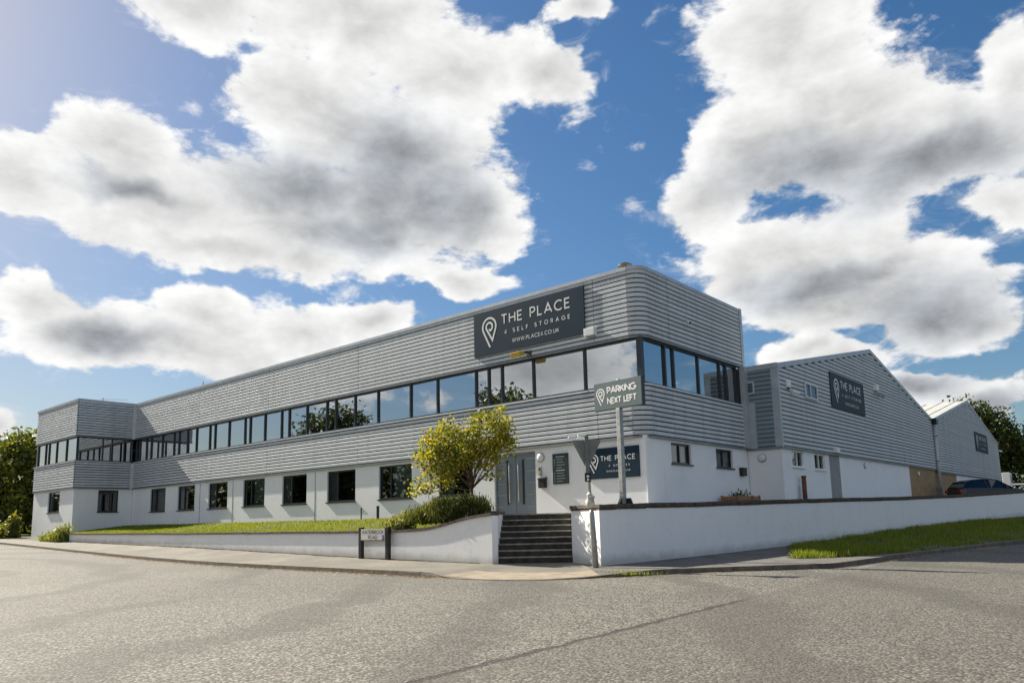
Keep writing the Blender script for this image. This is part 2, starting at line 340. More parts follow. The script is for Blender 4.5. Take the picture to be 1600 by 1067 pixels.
def f_asphalt(q, b, pos, c):
    x, y, z = q.xyz(pos)
    p2 = q.cxyz(x, y, 0.0)
    st = q.vor(p2, 34, 'F1', 1)                       # stone colours
    stv = q.xyz(st)[0]
    d1 = q.vor(p2, 34, 'F1', 0)
    big = q.noise(p2, .16, 6, .6, .4)
    mid = q.noise(p2, 1.1, 6, .65)
    c = q.mix(q.ss(big, .36, .66), (.112, .103, .083, 1), (.202, .186, .150, 1))
    c = q.mix(q.m('MULTIPLY', q.ss(mid, .40, .72), .42), c, (.20, .187, .165, 1))
    c = q.mix(.62, c, q.ramp(stv, [(0, (.030, .028, .025)), (.40, (.14, .131, .115)), (.8, (.28, .264, .23)), (1, (.46, .435, .38))]))
    c = q.mix(q.m('MULTIPLY', q.ss(d1, .38, .72), .55), c, (.045, .042, .037, 1))
    # worn, stone-poor wheel paths sweeping round the corner
    rad = q.m('SQRT', q.m('ADD', q.m('POWER', q.m('ADD', x, 18.0), 2.0), q.m('POWER', q.m('ADD', y, 27.0), 2.0)))
    rn = q.m('ADD', rad, q.m('MULTIPLY', q.m('SUBTRACT', q.noise(p2, .22, 5, .6), .5), 3.6))
    wp = q.m('SINE', q.m('MULTIPLY', rn, 1.9))
    c = q.mix(q.m('MULTIPLY', q.ss(wp, .35, 1.0), q.m('MULTIPLY', q.ss(big, .26, .50), .50)), c, (.070, .066, .058, 1))
    # a paving joint: dark ragged line
    def line(x0, y0, x1, y1, w, amp):
        L = math.hypot(x1-x0, y1-y0); nx, ny = -(y1-y0)/L, (x1-x0)/L; tx, ty = (x1-x0)/L, (y1-y0)/L
        dd = q.m('ADD', q.m('MULTIPLY', q.m('SUBTRACT', x, x0), nx), q.m('MULTIPLY', q.m('SUBTRACT', y, y0), ny))
        dd = q.m('ADD', dd, q.m('MULTIPLY', q.m('SUBTRACT', q.noise(p2, 2.6, 7, .7), .5), amp))
        al = q.m('ADD', q.m('MULTIPLY', q.m('SUBTRACT', x, x0), tx), q.m('MULTIPLY', q.m('SUBTRACT', y, y0), ty))
        inn = q.m('MULTIPLY', q.ss(al, -.4, .4), q.m('SUBTRACT', 1.0, q.ss(al, L-.6, L+.6)))
        return q.m('MULTIPLY', q.m('SUBTRACT', 1.0, q.ss(q.m('ABSOLUTE', dd), w*.25, w)), inn), dd
    ln, dd = line(*JOINT, .085, .34)
    c = q.mix(q.m('MULTIPLY', q.m('SUBTRACT', 1.0, q.ss(dd, -.05, .06)), .38), c, (.080, .074, .063, 1))
    c = q.mix(q.m('MULTIPLY', ln, .8), c, (.035, .033, .03, 1))
    bn = q.n('ShaderNodeBump'); bn.inputs['Strength'].default_value = .75; bn.inputs['Distance'].default_value = .012
    hgt = q.m('SUBTRACT', q.m('ADD', q.m('SUBTRACT', 1.0, d1), q.m('MULTIPLY', q.noise(p2, 16, 4), .5)), q.m('MULTIPLY', ln, 1.2))
    q.put(bn.inputs['Height'], hgt); q.put(b.inputs['Normal'], bn.outputs[0])
    return c
JOINT = (7.10, -16.5, 6.87, -8.7)
asphalt = mat('asphalt', (.2, .19, .17), .85, spec=.3, fn=f_asphalt)
def f_pave(q, b, pos, c):
    p2 = q.v('MULTIPLY', pos, (1, 1, 0))
    c = q.mix(q.ss(q.noise(p2, .5, 6, .65), .35, .7), (.155, .143, .122, 1), (.225, .205, .168, 1))
    c = q.mix(q.m('MULTIPLY', q.ss(q.noise(p2, 2.4, 7, .7), .55, .75), .5), c, (.16, .15, .13, 1))
    c = q.mix(.22, c, q.vor(p2, 75, 'F1', 1), 'OVERLAY')
    return c
pave = mat('pavement_tarmac', (.25, .23, .2), .88, spec=.3, fn=f_pave, bump=.5, bscale=70)
pave_shaded = mat('shaded_tarmac', (.135, .128, .118), .88, var=.3, vscale=1.5, bump=.5, bscale=70, spec=.3)  # pavement tarmac with the side wall's shade put into its colour
cross_m = mat('crossing_concrete', (.29, .24, .178), .85, var=.22, vscale=3, bump=.4, bscale=60, spec=.3)
yard = mat('yard_concrete', (.22, .21, .19), .85, var=.25, vscale=2, bump=.3)
ground_m = mat('rough_ground', (.065, .075, .03), .95, var=.4, vscale=1.2, bump=.6, bscale=10)
lawn_m = mat('lawn_soil', (.070, .078, .022), .95, var=.5, vscale=4, bump=.7, bscale=30)

def leaf_mat(name, stops, trans=.45, rough=.5, tcol=None):
    m = bpy.data.materials.new(name); m.use_nodes = True; t = m.node_tree; t.nodes.clear(); q = NG(t)
    geo = q.n('ShaderNodeNewGeometry')
    f = q.m('ADD', q.m('MULTIPLY', geo.outputs['Random Per Island'], .6), q.m('MULTIPLY', q.noise(geo.outputs['Position'], .9, 3), .4))
    c = q.ramp(f, stops)
    p = q.n('ShaderNodeBsdfPrincipled'); q.put(p.inputs['Base Color'], c); p.inputs['Roughness'].default_value = rough; p.inputs['Specular IOR Level'].default_value = .3
    tl = q.n('ShaderNodeBsdfTranslucent'); q.put(tl.inputs[0], q.mix(1.0, c, tcol or (1.5, 1.35, .5, 1), 'MULTIPLY'))
    mx = q.n('ShaderNodeMixShader'); mx.inputs[0].default_value = trans
    t.links.new(p.outputs[0], mx.inputs[1]); t.links.new(tl.outputs[0], mx.inputs[2])
    o = q.n('ShaderNodeOutputMaterial'); t.links.new(mx.outputs[0], o.inputs[0]); return m
leaf_gold = leaf_mat('golden_leaves', [(.12, (.055, .085, .014)), (.38, (.13, .17, .024)), (.60, (.28, .28, .04)), (.80, (.42, .34, .06)), (.96, (.42, .24, .08))], .5)
leaf_dark = leaf_mat('dark_leaves', [(.2, (.020, .036, .010)), (.55, (.045, .065, .014)), (.85, (.10, .105, .020))], .35)
leaf_mid = leaf_mat('mid_leaves', [(.2, (.045, .07, .014)), (.55, (.11, .135, .024)), (.85, (.22, .20, .04))], .45)
leaf_shrub = leaf_mat('shrub_leaves', [(.2, (.045, .062, .016)), (.55, (.10, .12, .030)), (.88, (.22, .23, .07))], .4)
leaf_weed = leaf_mat('weed_leaves', [(.2, (.11, .14, .04)), (.55, (.21, .24, .07)), (.85, (.36, .36, .16))], .4)
grass_m = leaf_mat('grass_blades', [(.15, (.085, .125, .014)), (.5, (.16, .21, .022)), (.78, (.25, .27, .05)), (.95, (.33, .30, .12))], .48)
litter_m = leaf_mat('fallen_leaves', [(.2, (.12, .06, .02)), (.55, (.26, .15, .05)), (.85, (.40, .30, .12))], .2, .8, (1, 1, 1, 1))
bark = mat('bark', (.12, .085, .055), .9, var=.35, vscale=14, bump=.6, bscale=40)

# ------------------------------------------------------------------ ground
def sp(t, k=3.0): return math.log1p(math.exp(t/k))*k if t/k < 30 else t
def zr(x, y):
    return -1.43+.021*(sp(-x-15)-sp(-x-52))+.045*(sp(y-1)-sp(y-9))+.018*(sp(y-9)-sp(y-60))
def interp(t, tab):
    if t <= tab[0][0]: return tab[0][1]
    for (a, va), (b, vb) in zip(tab, tab[1:]):
        if t <= b:
            return va+(vb-va)*(t-a)/(b-a)
    return tab[-1][1]
def sheet(name, xs, ys, zf, m):
    mb = MB(); nx = len(xs)
    mb.add([(x, y, zf(x, y)) for y in ys for x in xs],
           [(j*nx+i, j*nx+i+1, (j+1)*nx+i+1, (j+1)*nx+i) for j in range(len(ys)-1) for i in range(nx-1)])
    return mb.build(name, m, smooth=True)
xs = [-900, -500, -300, -200]+[-150+10*i for i in range(31)]+[200, 300, 500, 900]
tag(sheet('ground', xs, xs, lambda x, y: zr(max(-150, min(150, x)), max(-150, min(150, y)))-.12, ground_m), kind='structure')
tag(sheet('road', [-130+2*i for i in range(86)], [-48+2*i for i in range(54)], zr, asphalt), kind='structure')

# kerb line round the corner, in plan
K = [(-75, -5.9), (-60, -6.2), (-40.2, -6.7), (-27.3, -7.2), (-12.9, -7.72), (-6.76, -7.78), (-2.24, -7.8), (-.55, -7.95), (1.12, -7.7), (2.27, -6.64),
     (3.44, -4.62), (4.91, -3.07), (5.99, -1.94), (6.43, .05), (6.96, 2.24), (7.72, 4.83), (8.67, 7.25), (10.6, 12), (13.3, 18), (17, 26), (22, 36)]
def resample(P, step):
    out = [Vector(P[0])]; P = [Vector(p) for p in P]; acc = 0
    for a, b in zip(P, P[1:]):
        L = (b-a).length; t = step-acc
        while t <= L: out.append(a+(b-a)*(t/L)); t += step
        acc = L-(t-step)
    return out
def catmull(P, n=8):
    P = [Vector(p) for p in P]; o = []
    for i in range(len(P)-1):
        p0, p1, p2, p3 = P[max(i-1, 0)], P[i], P[i+1], P[min(i+2, len(P)-1)]
        for k in range(n):
            t = k/n
            o.append(.5*((2*p1)+(p2-p0)*t+(2*p0-5*p1+4*p2-p3)*t*t+(3*p1-p0-3*p2+p3)*t**3))
    return o+[P[-1]]
KS = catmull(K, 6)
def kh(p):      # kerb upstand: dropped at the crossing
    t = abs(p[0]-.75) if p[1] < -5 else 9
    return .012+.098*max(0, min(1, (t-1.3)/.95))
BASE = [(-75, -.50), (-45, -.64), (-34.1, -.79), (-19.6, -.985), (-7.8, -1.22), (-2.0, -1.30), (3, -1.33)]
def wx(y): return 1.1+.158*(y+4.3)
RBASE = [(-4.3, -1.315), (-2.8, -1.30), (0, -1.26), (5.8, -1.14), (12.3, -.87), (19.3, -.71), (28, -.57), (60, -.1)]
RCAP = [(-4.3, .235), (-2.7, .26), (.1, .29), (6, .38), (12.6, .45), (19.7, .58), (28.8, .83), (60, 1.3)]
# pavement: strip between the wall foot and the kerb
inner = []
for p in KS:
    x, y = p
    if x < -2.1 and y < -5: inner.append((x, -4.95, interp(x, BASE)))
    elif y < -7.3: inner.append((-2.1+(x+2.1)*.5, -4.74+(x+2.1)*.36, -1.30))
    elif y < -6: inner.append((.0, -3.62, -1.30))
    elif y < -2.8: inner.append((wx(-4.2+(y+5.5)*1.1), -4.2+(y+5.5)*1.1, interp(-4.2+(y+5.5)*1.1, RBASE)))
    else: inner.append((wx(y+2), y+2, interp(y+2, RBASE)))
mb = MB(); n = len(KS); NS = 5
VERGE = []
for p, q in zip(KS, inner):
    zk = zr(*p)+kh(p)
    for k in range(NS+1):
        t = k/NS
        mb.v.append((q[0]+(p[0]-q[0])*t, q[1]+(p[1]-q[1])*t, q[2]+(zk-q[2])*(t**.8)))
for i in range(n-1):
    if KS[i][1] > 2.6: continue
    for k in range(NS):
        cr = (-1.2 < KS[i][0] < 2.4 and KS[i][1] < -6.5 and k >= NS-2)
        mb.f.append([i*(NS+1)+k, i*(NS+1)+k+1, (i+1)*(NS+1)+k+1, (i+1)*(NS+1)+k]); mb.mi.append(1 if cr else (2 if KS[i][0] > 2.3 and KS[i][1] > -6.7 else 0))
tag(mb.build('pavement', [pave, cross_m, pave_shaded], smooth=True), kind='structure')
# grass verge between the side wall and the side road kerb
mb = MB(); n0 = [i for i in range(n) if KS[i][1] > -3.0]; cols = 10
VP = {}
for i in n0:
    p = KS[i]; y = p[1]; q = (wx(y+3), y+3, interp(y+3, RBASE)+.0); zk = zr(*p)+.10
    edge = interp(y, [(-3.0, .34), (-1.9, .64), (-.8, .80), (.5, .88), (2.2, .95), (4, .98), (8, 1.0)])
    for k in range(cols+1):
        t = edge*k/cols
        mb.v.append((q[0]+(p[0]-q[0])*t, q[1]+(p[1]-q[1])*t, q[2]+(zk-q[2])*t+.012+(.02+.09*math.exp(-((y+.2)/1.2)**2))*math.sin(math.pi*min(1, (k+.4)/cols))))
def in_verge(x, y): return (4.9-2.5)*(y-5.0)-(-1.5-5.0)*(x-2.5) > 0
for a in range(len(n0)-1):
    for k in range(cols):
        cc = mb.v[a*(cols+1)+k]
        if not in_verge(cc[0]+.25, cc[1]+.2): continue
        mb.f.append([a*(cols+1)+k, a*(cols+1)+k+1, (a+1)*(cols+1)+k+1, (a+1)*(cols+1)+k]); mb.mi.append(0)
verge = tag(mb.build('verge', lawn_m, smooth=True), kind='structure')
verge_mb = mb

# kerb stones
kerb = bpy.data.objects.new('kerb', None); COL.objects.link(kerb); ORI[kerb.name] = Vector((0, 0, 0)); tag(kerb, kind='structure')
kp = resample(KS, .915)
ks_me = MB(); ks_me.prism([(-.5, 0, -.25), (-.5, .125, -.25), (-.5, .125, 0), (-.5, .02, 0), (-.5, 0, -.02)], (1, 0, 0)); ks_me = ks_me.mesh('kerb_stone', kerbm)
for a, b in zip(kp, kp[1:]):
    if a.x < -62 or a.y > 27: continue
    m_ = (a+b)/2; d = b-a; za = zr(*a)+kh(a)+.006; zb = zr(*b)+kh(b)+.006
    o = inst('kerb_stone', ks_me, kerb, (m_.x, m_.y, (za+zb)/2+random.uniform(-.003, .003)), scale=(d.length-.012, 1, 1),
             rot=(0, -math.atan2(zb-za, d.length), math.atan2(d.y, d.x)+random.uniform(-.004, .004)))

# sand and grit washed into the gutter, soil at the foot of the low wall
def ragged(name, P, side, w0, w1, zf, m, dz):
    mb = MB()
    for i, p in enumerate(P):
        t = (P[min(i+1, len(P)-1)]-P[max(i-1, 0)]).normalized(); nrm = Vector((t.y, -t.x))*side
        q = p+nrm*random.uniform(w0, w1); mb.v += [(p.x, p.y, zf(p)+dz), (q.x, q.y, zf(q)+dz)]
    for i in range(len(P)-1): mb.f.append([2*i, 2*i+1, 2*i+3, 2*i+2]); mb.mi.append(0)
    return tag(mb.build(name, m, smooth=True), kind='structure')
gritm = mat('gutter_grit', (.34, .25, .155), .95, var=.35, vscale=9, bump=.5, bscale=60, spec=.2)
ragged('gutter_grit', [p for p in resample(KS, .22) if -34 < p.x and p.y < 6 and not (-.3 < p.x < 2.0 and p.y < -6)], 1, .02, .20, lambda p: zr(p[0], p[1]), gritm, .005)
ragged('wall_foot_soil', [Vector((-34+.18*i, -4.97)) for i in range(176)], 1, .05, .15, lambda p: interp(p[0], BASE), soil, .012)

# ------------------------------------------------------------------ retaining walls
CAPZ = [(-34.2, -.33), (-19.6, -.365), (-8.7, -.36), (-6.2, -.35), (-5.3, -.325), (-4.8, -.295), (-4.3, -.235), (-3.84, -.155), (-3.4, -.07), (-2.92, .01), (-2.5, .06), (-2.0, .10)]
WT = .24
wl = thing('garden_wall', 'long low white rendered garden wall that sweeps up to the left side of the steps', 'wall', (-18, -4.88, -1.0))
xsamp = sorted(set([-34.1+i*.8 for i in range(33)]+[-8+.25*i for i in range(24)]+[-2.02]))
mb = MB(); nn = len(xsamp)
for x in xsamp:
    zb, zt = interp(x, BASE)-.3, interp(x, CAPZ)-.075
    mb.v += [(x, -5.0, zb), (x, -5.0, zt), (x, -5.0+WT, zt), (x, -5.0+WT, zb)]
for i in range(nn-1):
    for k in range(4): mb.f.append([i*4+k, i*4+(k+1) % 4, (i+1)*4+(k+1) % 4, (i+1)*4+k]); mb.mi.append(0)
mb.f += [[0, 1, 2, 3], [(nn-1)*4+k for k in (3, 2, 1, 0)]]; mb.mi += [0, 0]
SR = Vector((.811, .585, 0)); SB = Vector((-.585, .811, 0)); S0 = Vector((-2.12, -4.74, 0))       # steps: right, back, foot
# cheek along the steps
c0 = Vector((-2.02, -5.0, 0)); e = S0+SB*2.15
mb.add([(-2.02, -5.0, -1.6), (-2.13, -4.72, -1.6), (e.x, e.y, -1.6), (e.x-.22, e.y-.02, -1.6), (-2.40, -4.76, -1.6),
        (-2.02, -5.0, .02), (-2.13, -4.72, .02), (e.x, e.y, .06), (e.x-.22, e.y-.02, .06), (-2.40, -4.76, .02)],
       [(0, 1, 6, 5), (1, 2, 7, 6), (2, 3, 8, 7), (3, 4, 9, 8), (5, 6, 7, 8, 9)])
mb.build('wall', wallw, wl)
xs_ = [-34.16]
while xs_[-1] < -2.1:
    xs_.append(min(-2.0, xs_[-1]+(.9 if xs_[-1] < -7 else .45)))
for a, b in zip(xs_, xs_[1:]):
    b2 = b-.012; za, zb = interp(a, CAPZ), interp(b2, CAPZ); j = random.uniform(-.006, .006)
    m_ = MB(); m_.add([(x, y, z+dz+j) for x, z in ((a, za), (b2, zb)) for y, dz in ((-5.045, -.075), (-5.045, 0), (-4.72, 0), (-4.72, -.075))],
                      [(0, 1, 2, 3), (7, 6, 5, 4), (0, 4, 5, 1), (1, 5, 6, 2), (2, 6, 7, 3), (3, 7, 4, 0)])
    m_.build('coping_stone', cap_m, wl)
for t0, t1 in ((.0, .72), (.73, 1.45), (1.46, 2.2)):
    a, b = S0+SB*t0, S0+SB*t1; m_ = MB()
    m_.add([(p+SR*d)[:2]+(z,) if False else tuple((p+SR*d).to_2d())+(z,) for p in (a, b) for d, z in ((-.26, .07), (-.26, .15), (.04, .15), (.04, .07))],
           [(0, 1, 2, 3), (7, 6, 5, 4), (0, 4, 5, 1), (1, 5, 6, 2), (2, 6, 7, 3), (3, 7, 4, 0)])
    m_.build('coping_stone', cap_m, wl)

wr = thing('garden_wall', 'tall white rendered wall with dark coping running right from the steps up the side road', 'wall', (2, 5, -1.0))
P1 = S0+SR*2.09+SB*2.15; P0 = S0+SR*2.09
path = [(P1.x, P1.y), (P0.x+.02, P0.y+.02), (.30, -3.86), (.85, -4.20), (1.1, -4.32)]+[(wx(y), y) for y in [-3.6+1.3*i for i in range(36)]]
def pz(p): return interp(p[1], RBASE) if p[0] > .9 else -1.32
def pc(p): return interp(p[1], RCAP) if p[0] > .9 else .235
def offset(path, d):
    o = []; P = [Vector(p) for p in path]
    for i, p in enumerate(P):
        t = (P[min(i+1, len(P)-1)]-P[max(i-1, 0)]).normalized(); o.append(p+Vector((-t.y, t.x))*d)
    return o
inn_ = offset(path, .24); mb = MB(); nn = len(path)
for p, q in zip(path, inn_):
    zb, zt = pz(p)-.3, pc(p)-.14
    mb.v += [(p[0], p[1], zb), (p[0], p[1], zt), (q[0], q[1], zt), (q[0], q[1], zb)]
for i in range(nn-1):
    for k in range(4): mb.f.append([i*4+k, i*4+(k+1) % 4, (i+1)*4+(k+1) % 4, (i+1)*4+k]); mb.mi.append(0)
mb.f += [[0, 1, 2, 3], [(nn-1)*4+k for k in (3, 2, 1, 0)]]; mb.mi += [0, 0]
mb.build('wall', wallw, wr)
def wall_pt(s_path, d): return offset(s_path, d)
fine = [Vector(path[1])]+[Vector(p) for p in path[2:5]]+resample([path[4]]+path[5:], .62)[1:]
fo, fi = offset(fine, -.05), offset(fine, .29); fo2, fi2 = offset(fine, -.02), offset(fine, .26)
for i in range(len(fine)-1):
    j = random.uniform(-.007, .007)
    for (o_, i_, z0, z1, nm) in ((fo2, fi2, -.14, -.085, 'creasing_tile'), (fo, fi, -.085, 0, 'coping_stone')):
        m_ = MB(); ps = []
        for k in (i, i+1):
            sgn = (1 if k == i else -1)*.006; t = (fine[i+1]-fine[i]).normalized()*sgn; zz = pc(fine[k])
            for pp, dz in ((o_[k], z0), (o_[k], z1), (i_[k], z1), (i_[k], z0)): ps.append((pp.x+t.x, pp.y+t.y, zz+dz+j))
        m_.add(ps, [(0, 1, 2, 3), (7, 6, 5, 4), (0, 4, 5, 1), (1, 5, 6, 2), (2, 6, 7, 3), (3, 7, 4, 0)])
        m_.build(nm, cap_m, wr)

# ------------------------------------------------------------------ steps, terrace, lawn
st = thing('entrance_steps', 'flight of eight dark weathered stone steps between the white walls', 'steps', (-1.3, -4.1, -1.3))
RISE, TREAD, LAND = .170, .28, .062
for k in range(8):
    z1_ = LAND-RISE*(7-k); z0_ = z1_-RISE if k else -1.7
    a = S0+SB*(TREAD*k); b = a+SB*(TREAD+.04 if k < 7 else .45)
    wl_ = .10+.005*k
    def q4(a, b, l, r): return [tuple((p+SR*d).to_2d()) for p, d in ((a, l), (a, r), (b, r), (b, l))]
    m_ = MB(); q = q4(a, b, -.02, 2.10); m_.prism([(x, y, z0_) for x, y in q], (0, 0, z1_-.034-z0_)); s_ = m_.build('step', stepm, st)
    m_ = MB(); q = q4(a-SB*.025, b, .0, 2.09); m_.prism([(x, y, z1_-.032) for x, y in q], (0, 0, .032)); m_.build('nosing', nosem, s_)
tr_ = MB(); tp = S0+SB*(TREAD*7+.44)
pl = [tuple(tp.to_2d()), tuple((tp+SR*2.09).to_2d()), (-.35, -3.25), (.9, -3.95), (1.05, -3.9), (wx(2)-.2, 2), (wx(7.5)-.2, 7.5), (0, 7.5), (0, 0), (-6.95, 0), (-6.95, -.1)]
tr_.prism([(x, y, -.5) for x, y in pl], (0, 0, .5+LAND-.003))
tag(tr_.build('terrace', yard), kind='structure')
yd = MB(); ys_ = [7.5, 12, 20, 30, 45, 62]
yd.v = [q for y in ys_ for q in ((1.0, y, .06+.004*(y-7)), (wx(y)-.15, y, .06+.004*(y-7)))]
yd.f = [[2*i, 2*i+1, 2*i+3, 2*i+2] for i in range(5)]; yd.mi = [0]*5
tag(yd.build('yard', yard), kind='structure')
def lawn_r(y): return interp(y, [(-4.8, -2.55), (-3.1, -3.62), (-.1, -6.97), (0, -6.97)])
def lawn_z(x, y):
    t = (y+4.8)/4.8; zc = interp(x, CAPZ)-.10
    z = zc+(0.0-zc)*min(1, t*1.15)
    return z+.03*math.sin(x*.9)*math.sin(t*math.pi)
mb = MB(); NX, NY = 70, 10
for j in range(NY+1):
    y = -4.79+4.77*j/NY
    for i in range(NX+1):
        t = i/NX; x = -38.5+(lawn_r(y)+38.5)*t; mb.v.append((x, y, lawn_z(x, y)))
for j in range(NY):
    for i in range(NX): mb.f.append([j*(NX+1)+i, j*(NX+1)+i+1, (j+1)*(NX+1)+i+1, (j+1)*(NX+1)+i]); mb.mi.append(0)
tag(mb.build('lawn', lawn_m, smooth=True), kind='structure')
# rough strip beyond the left end of the building
mb = MB(); q = []
for x in (-80, -60, -46, -38.4, -34):
    q.append((x, -5.0, interp(x, BASE)+.01)); q.append((x, -3.3, interp(x, BASE)+.08)); q.append((x, 30, interp(x, BASE)+.3))
mb.v = q; mb.f = [[3*i, 3*i+3, 3*i+4, 3*i+1] for i in range(4)]+[[3*i+1, 3*i+4, 3*i+5, 3*i+2] for i in range(2)]; mb.mi = [0]*len(mb.f)
tag(mb.build('planting_strip', ground_m), kind='structure')

# ------------------------------------------------------------------ facade frames
class Fr:
    def __init__(s, o, u, n): s.o = Vector((*o, 0)); s.u = Vector((*u, 0)); s.n = Vector((*n, 0))
    def p(s, u, z, out=0): return s.o+s.u*u+s.n*out+Vector((0, 0, z))
    def box(s, mb, u0, u1, z0, z1, o0, o1):
        v = [s.p(u, z, o) for z in (z0, z1) for (u, o) in ((u0, o0), (u1, o0), (u1, o1), (u0, o1))]
        return mb.add(v, [(3, 2, 1, 0), (4, 5, 6, 7), (0, 1, 5, 4), (1, 2, 6, 5), (2, 3, 7, 6), (3, 0, 4, 7)])
    def rz(s): return math.atan2(s.u.y, s.u.x)
L_ = 38.52; D_ = 7.58; PB = 3.48; LB = 46.0; WX = 1.36
FRONT = Fr((0, 0), (1, 0), (0, -1)); SIDE = Fr((0, 0), (0, 1), (1, 0))
LFR = Fr((0, -PB), (1, 0), (0, -1)); LRET = Fr((-L_, 0), (0, 1), (1, 0))
GAB = Fr((WX, 0), (0, 1), (1, 0)); WRET = Fr((0, D_), (1, 0), (0, -1))
Z1, Z2, Z3, Z4 = 2.40, 4.12, 5.63, 8.0

def wallp(name, F, u0, u1, z0, z1, ops, parent, m, out=-.03, th=.20):
    us = sorted(set([u0, u1]+[u for o in ops for u in o[:2]])); zs = sorted(set([z0, z1]+[z for o in ops for z in o[2:4]]))
    mb = MB()
    def hole(u, z): return any(o[0] < u < o[1] and o[2] < z < o[3] for o in ops)
    for a, b in zip(us, us[1:]):
        for c, d in zip(zs, zs[1:]):
            if hole((a+b)/2, (c+d)/2): continue
            mb.add([F.p(a, c, out), F.p(b, c, out), F.p(b, d, out), F.p(a, d, out)], [(0, 1, 2, 3)])
    for o in ops:
        a, b, c, d = o[:4]
        q = [F.p(u, z, w) for w in (out, out-th) for u, z in ((a, c), (b, c), (b, d), (a, d))]
        mb.add(q, [(0, 4, 5, 1), (1, 5, 6, 2), (2, 6, 7, 3), (3, 7, 4, 0)])
    return mb.build(name, m, parent, fix=False)
def window(F, u0, u1, z0, z1, mull, parent, out=-.16, fw=.06, fm=None, gl=None, sill=True, blind=None, name='window', rails=(), mw=.055, dep=.06):
    fm = fm or frame; gl = gl or glass_lo; mb = MB()
    F.box(mb, u0, u0+fw, z0, z1, out, out+dep); F.box(mb, u1-fw, u1, z0, z1, out, out+dep)
    F.box(mb, u0+fw, u1-fw, z0, z0+fw, out, out+dep); F.box(mb, u0+fw, u1-fw, z1-fw, z1, out, out+dep)
    for m_ in mull: F.box(mb, m_-mw/2, m_+mw/2, z0+fw, z1-fw, out, out+dep)
    w = mb.build(name, fm, parent)
    ed = [u0+fw]+[x for m_ in mull for x in (m_-mw/2, m_+mw/2)]+[u1-fw]
    for a, b in zip(ed[0::2], ed[1::2]):
        t = random.uniform(-.006, .006)*(b-a); t2 = random.uniform(-.004, .004); o_ = out+.015
        pm = MB(); pm.add([F.p(a, z0+fw, o_), F.p(b, z0+fw, o_+t), F.p(b, z1-fw, o_+t+t2), F.p(a, z1-fw, o_+t2)], [(0, 1, 2, 3)])
        pm.build('pane', gl, w, fix=False)
        if name == 'strip_window' and b-a > .9 and random.random() < .45:
            b_ = MB(); F.box(b_, a+.02, b-.02, z1-fw-random.choice((.35, .6, .9, 1.3)), z1-fw, out-.12, out-.10); b_.build('blind', blindm, w)
    if sill:
        s_ = MB(); F.box(s_, u0-.05, u1+.05, z0-.05, z0-.002, out, .03); s_.build('sill', fm, w)
    if blind:
        b_ = MB(); F.box(b_, blind[0], blind[1], z0+blind[2], z1-.03, out-.10, out-.085); b_.build('blind', blindm, w)
    return w
# one profiled board, unit length along X, facing -Y, sharing one mesh
PITCH = .158
def board_mesh(name, m, pitch, dep=.05):
    b = MB(); b.prism([(0, 0, .036), (0, -dep*.92, .033), (0, -dep, .042), (0, -dep, pitch-.020), (0, -dep*.85, pitch-.008), (0, 0, pitch-.004)], (1, 0, 0)); return b.mesh(name, m)
bme = board_mesh('cladding_board', clad, PITCH, .06)
def boards(F, u0, u1, z0, n, parent, joints=(), me=None, pitch=PITCH):
    us = [u0]+[j for j in joints if u0 < j < u1]+[u1]
    for k in range(n):
        for a, b in zip(us, us[1:]):
            p = F.p(a+.010, z0+k*pitch, .0)
            inst('cladding_board', me or bme, parent, p, F.rz(), (b-a-.020, 1, 1))
RC = .42
def corner_boards(z0, n, parent):
    mb = MB(); prof = [(0, .036), (.055, .033), (.06, .042), (.06, PITCH-.020), (.051, PITCH-.008), (0, PITCH-.004)]; N = 10; NP = 6
    for i in range(N+1):
        th = -math.pi/2+math.pi/2*i/N
        for o_, z in prof: mb.v.append((-RC+math.cos(th)*(RC+o_), RC+math.sin(th)*(RC+o_), z))
    for i in range(N):
        for k in range(NP): mb.f.append([i*NP+k, i*NP+(k+1) % NP, (i+1)*NP+(k+1) % NP, (i+1)*NP+k]); mb.mi.append(0)
    me = mb.mesh('corner_board', clad, False)
    for k in range(n): inst('corner_board', me, parent, (0, 0, z0+k*PITCH))
def ringband(mb, z0, z1, o0, o1, u_end=-L_, v_end=D_):
    """band wrapping front, round corner and side"""
    pts = [(u_end, 0, 0, -1)]+[(-RC+math.cos(t)*RC, RC+math.sin(t)*RC, math.cos(t), math.sin(t)) for t in [-math.pi/2+math.pi/2*i/10 for i in range(11)]]+[(0, v_end, 1, 0)]
    b = len(mb.v)
    for x, y, nx, ny in pts: mb.v += [(x+nx*o, y+ny*o, z) for z, o in ((z0, o0), (z1, o0), (z1, o1), (z0, o1))]
    for i in range(len(pts)-1):
        for k in range(4): mb.f.append([b+i*4+k, b+i*4+(k+1) % 4, b+(i+1)*4+(k+1) % 4, b+(i+1)*4+k]); mb.mi.append(mb.cur)
    e = b+(len(pts)-1)*4
    mb.f += [[b, b+1, b+2, b+3], [e+3, e+2, e+1, e]]; mb.mi += [mb.cur]*2

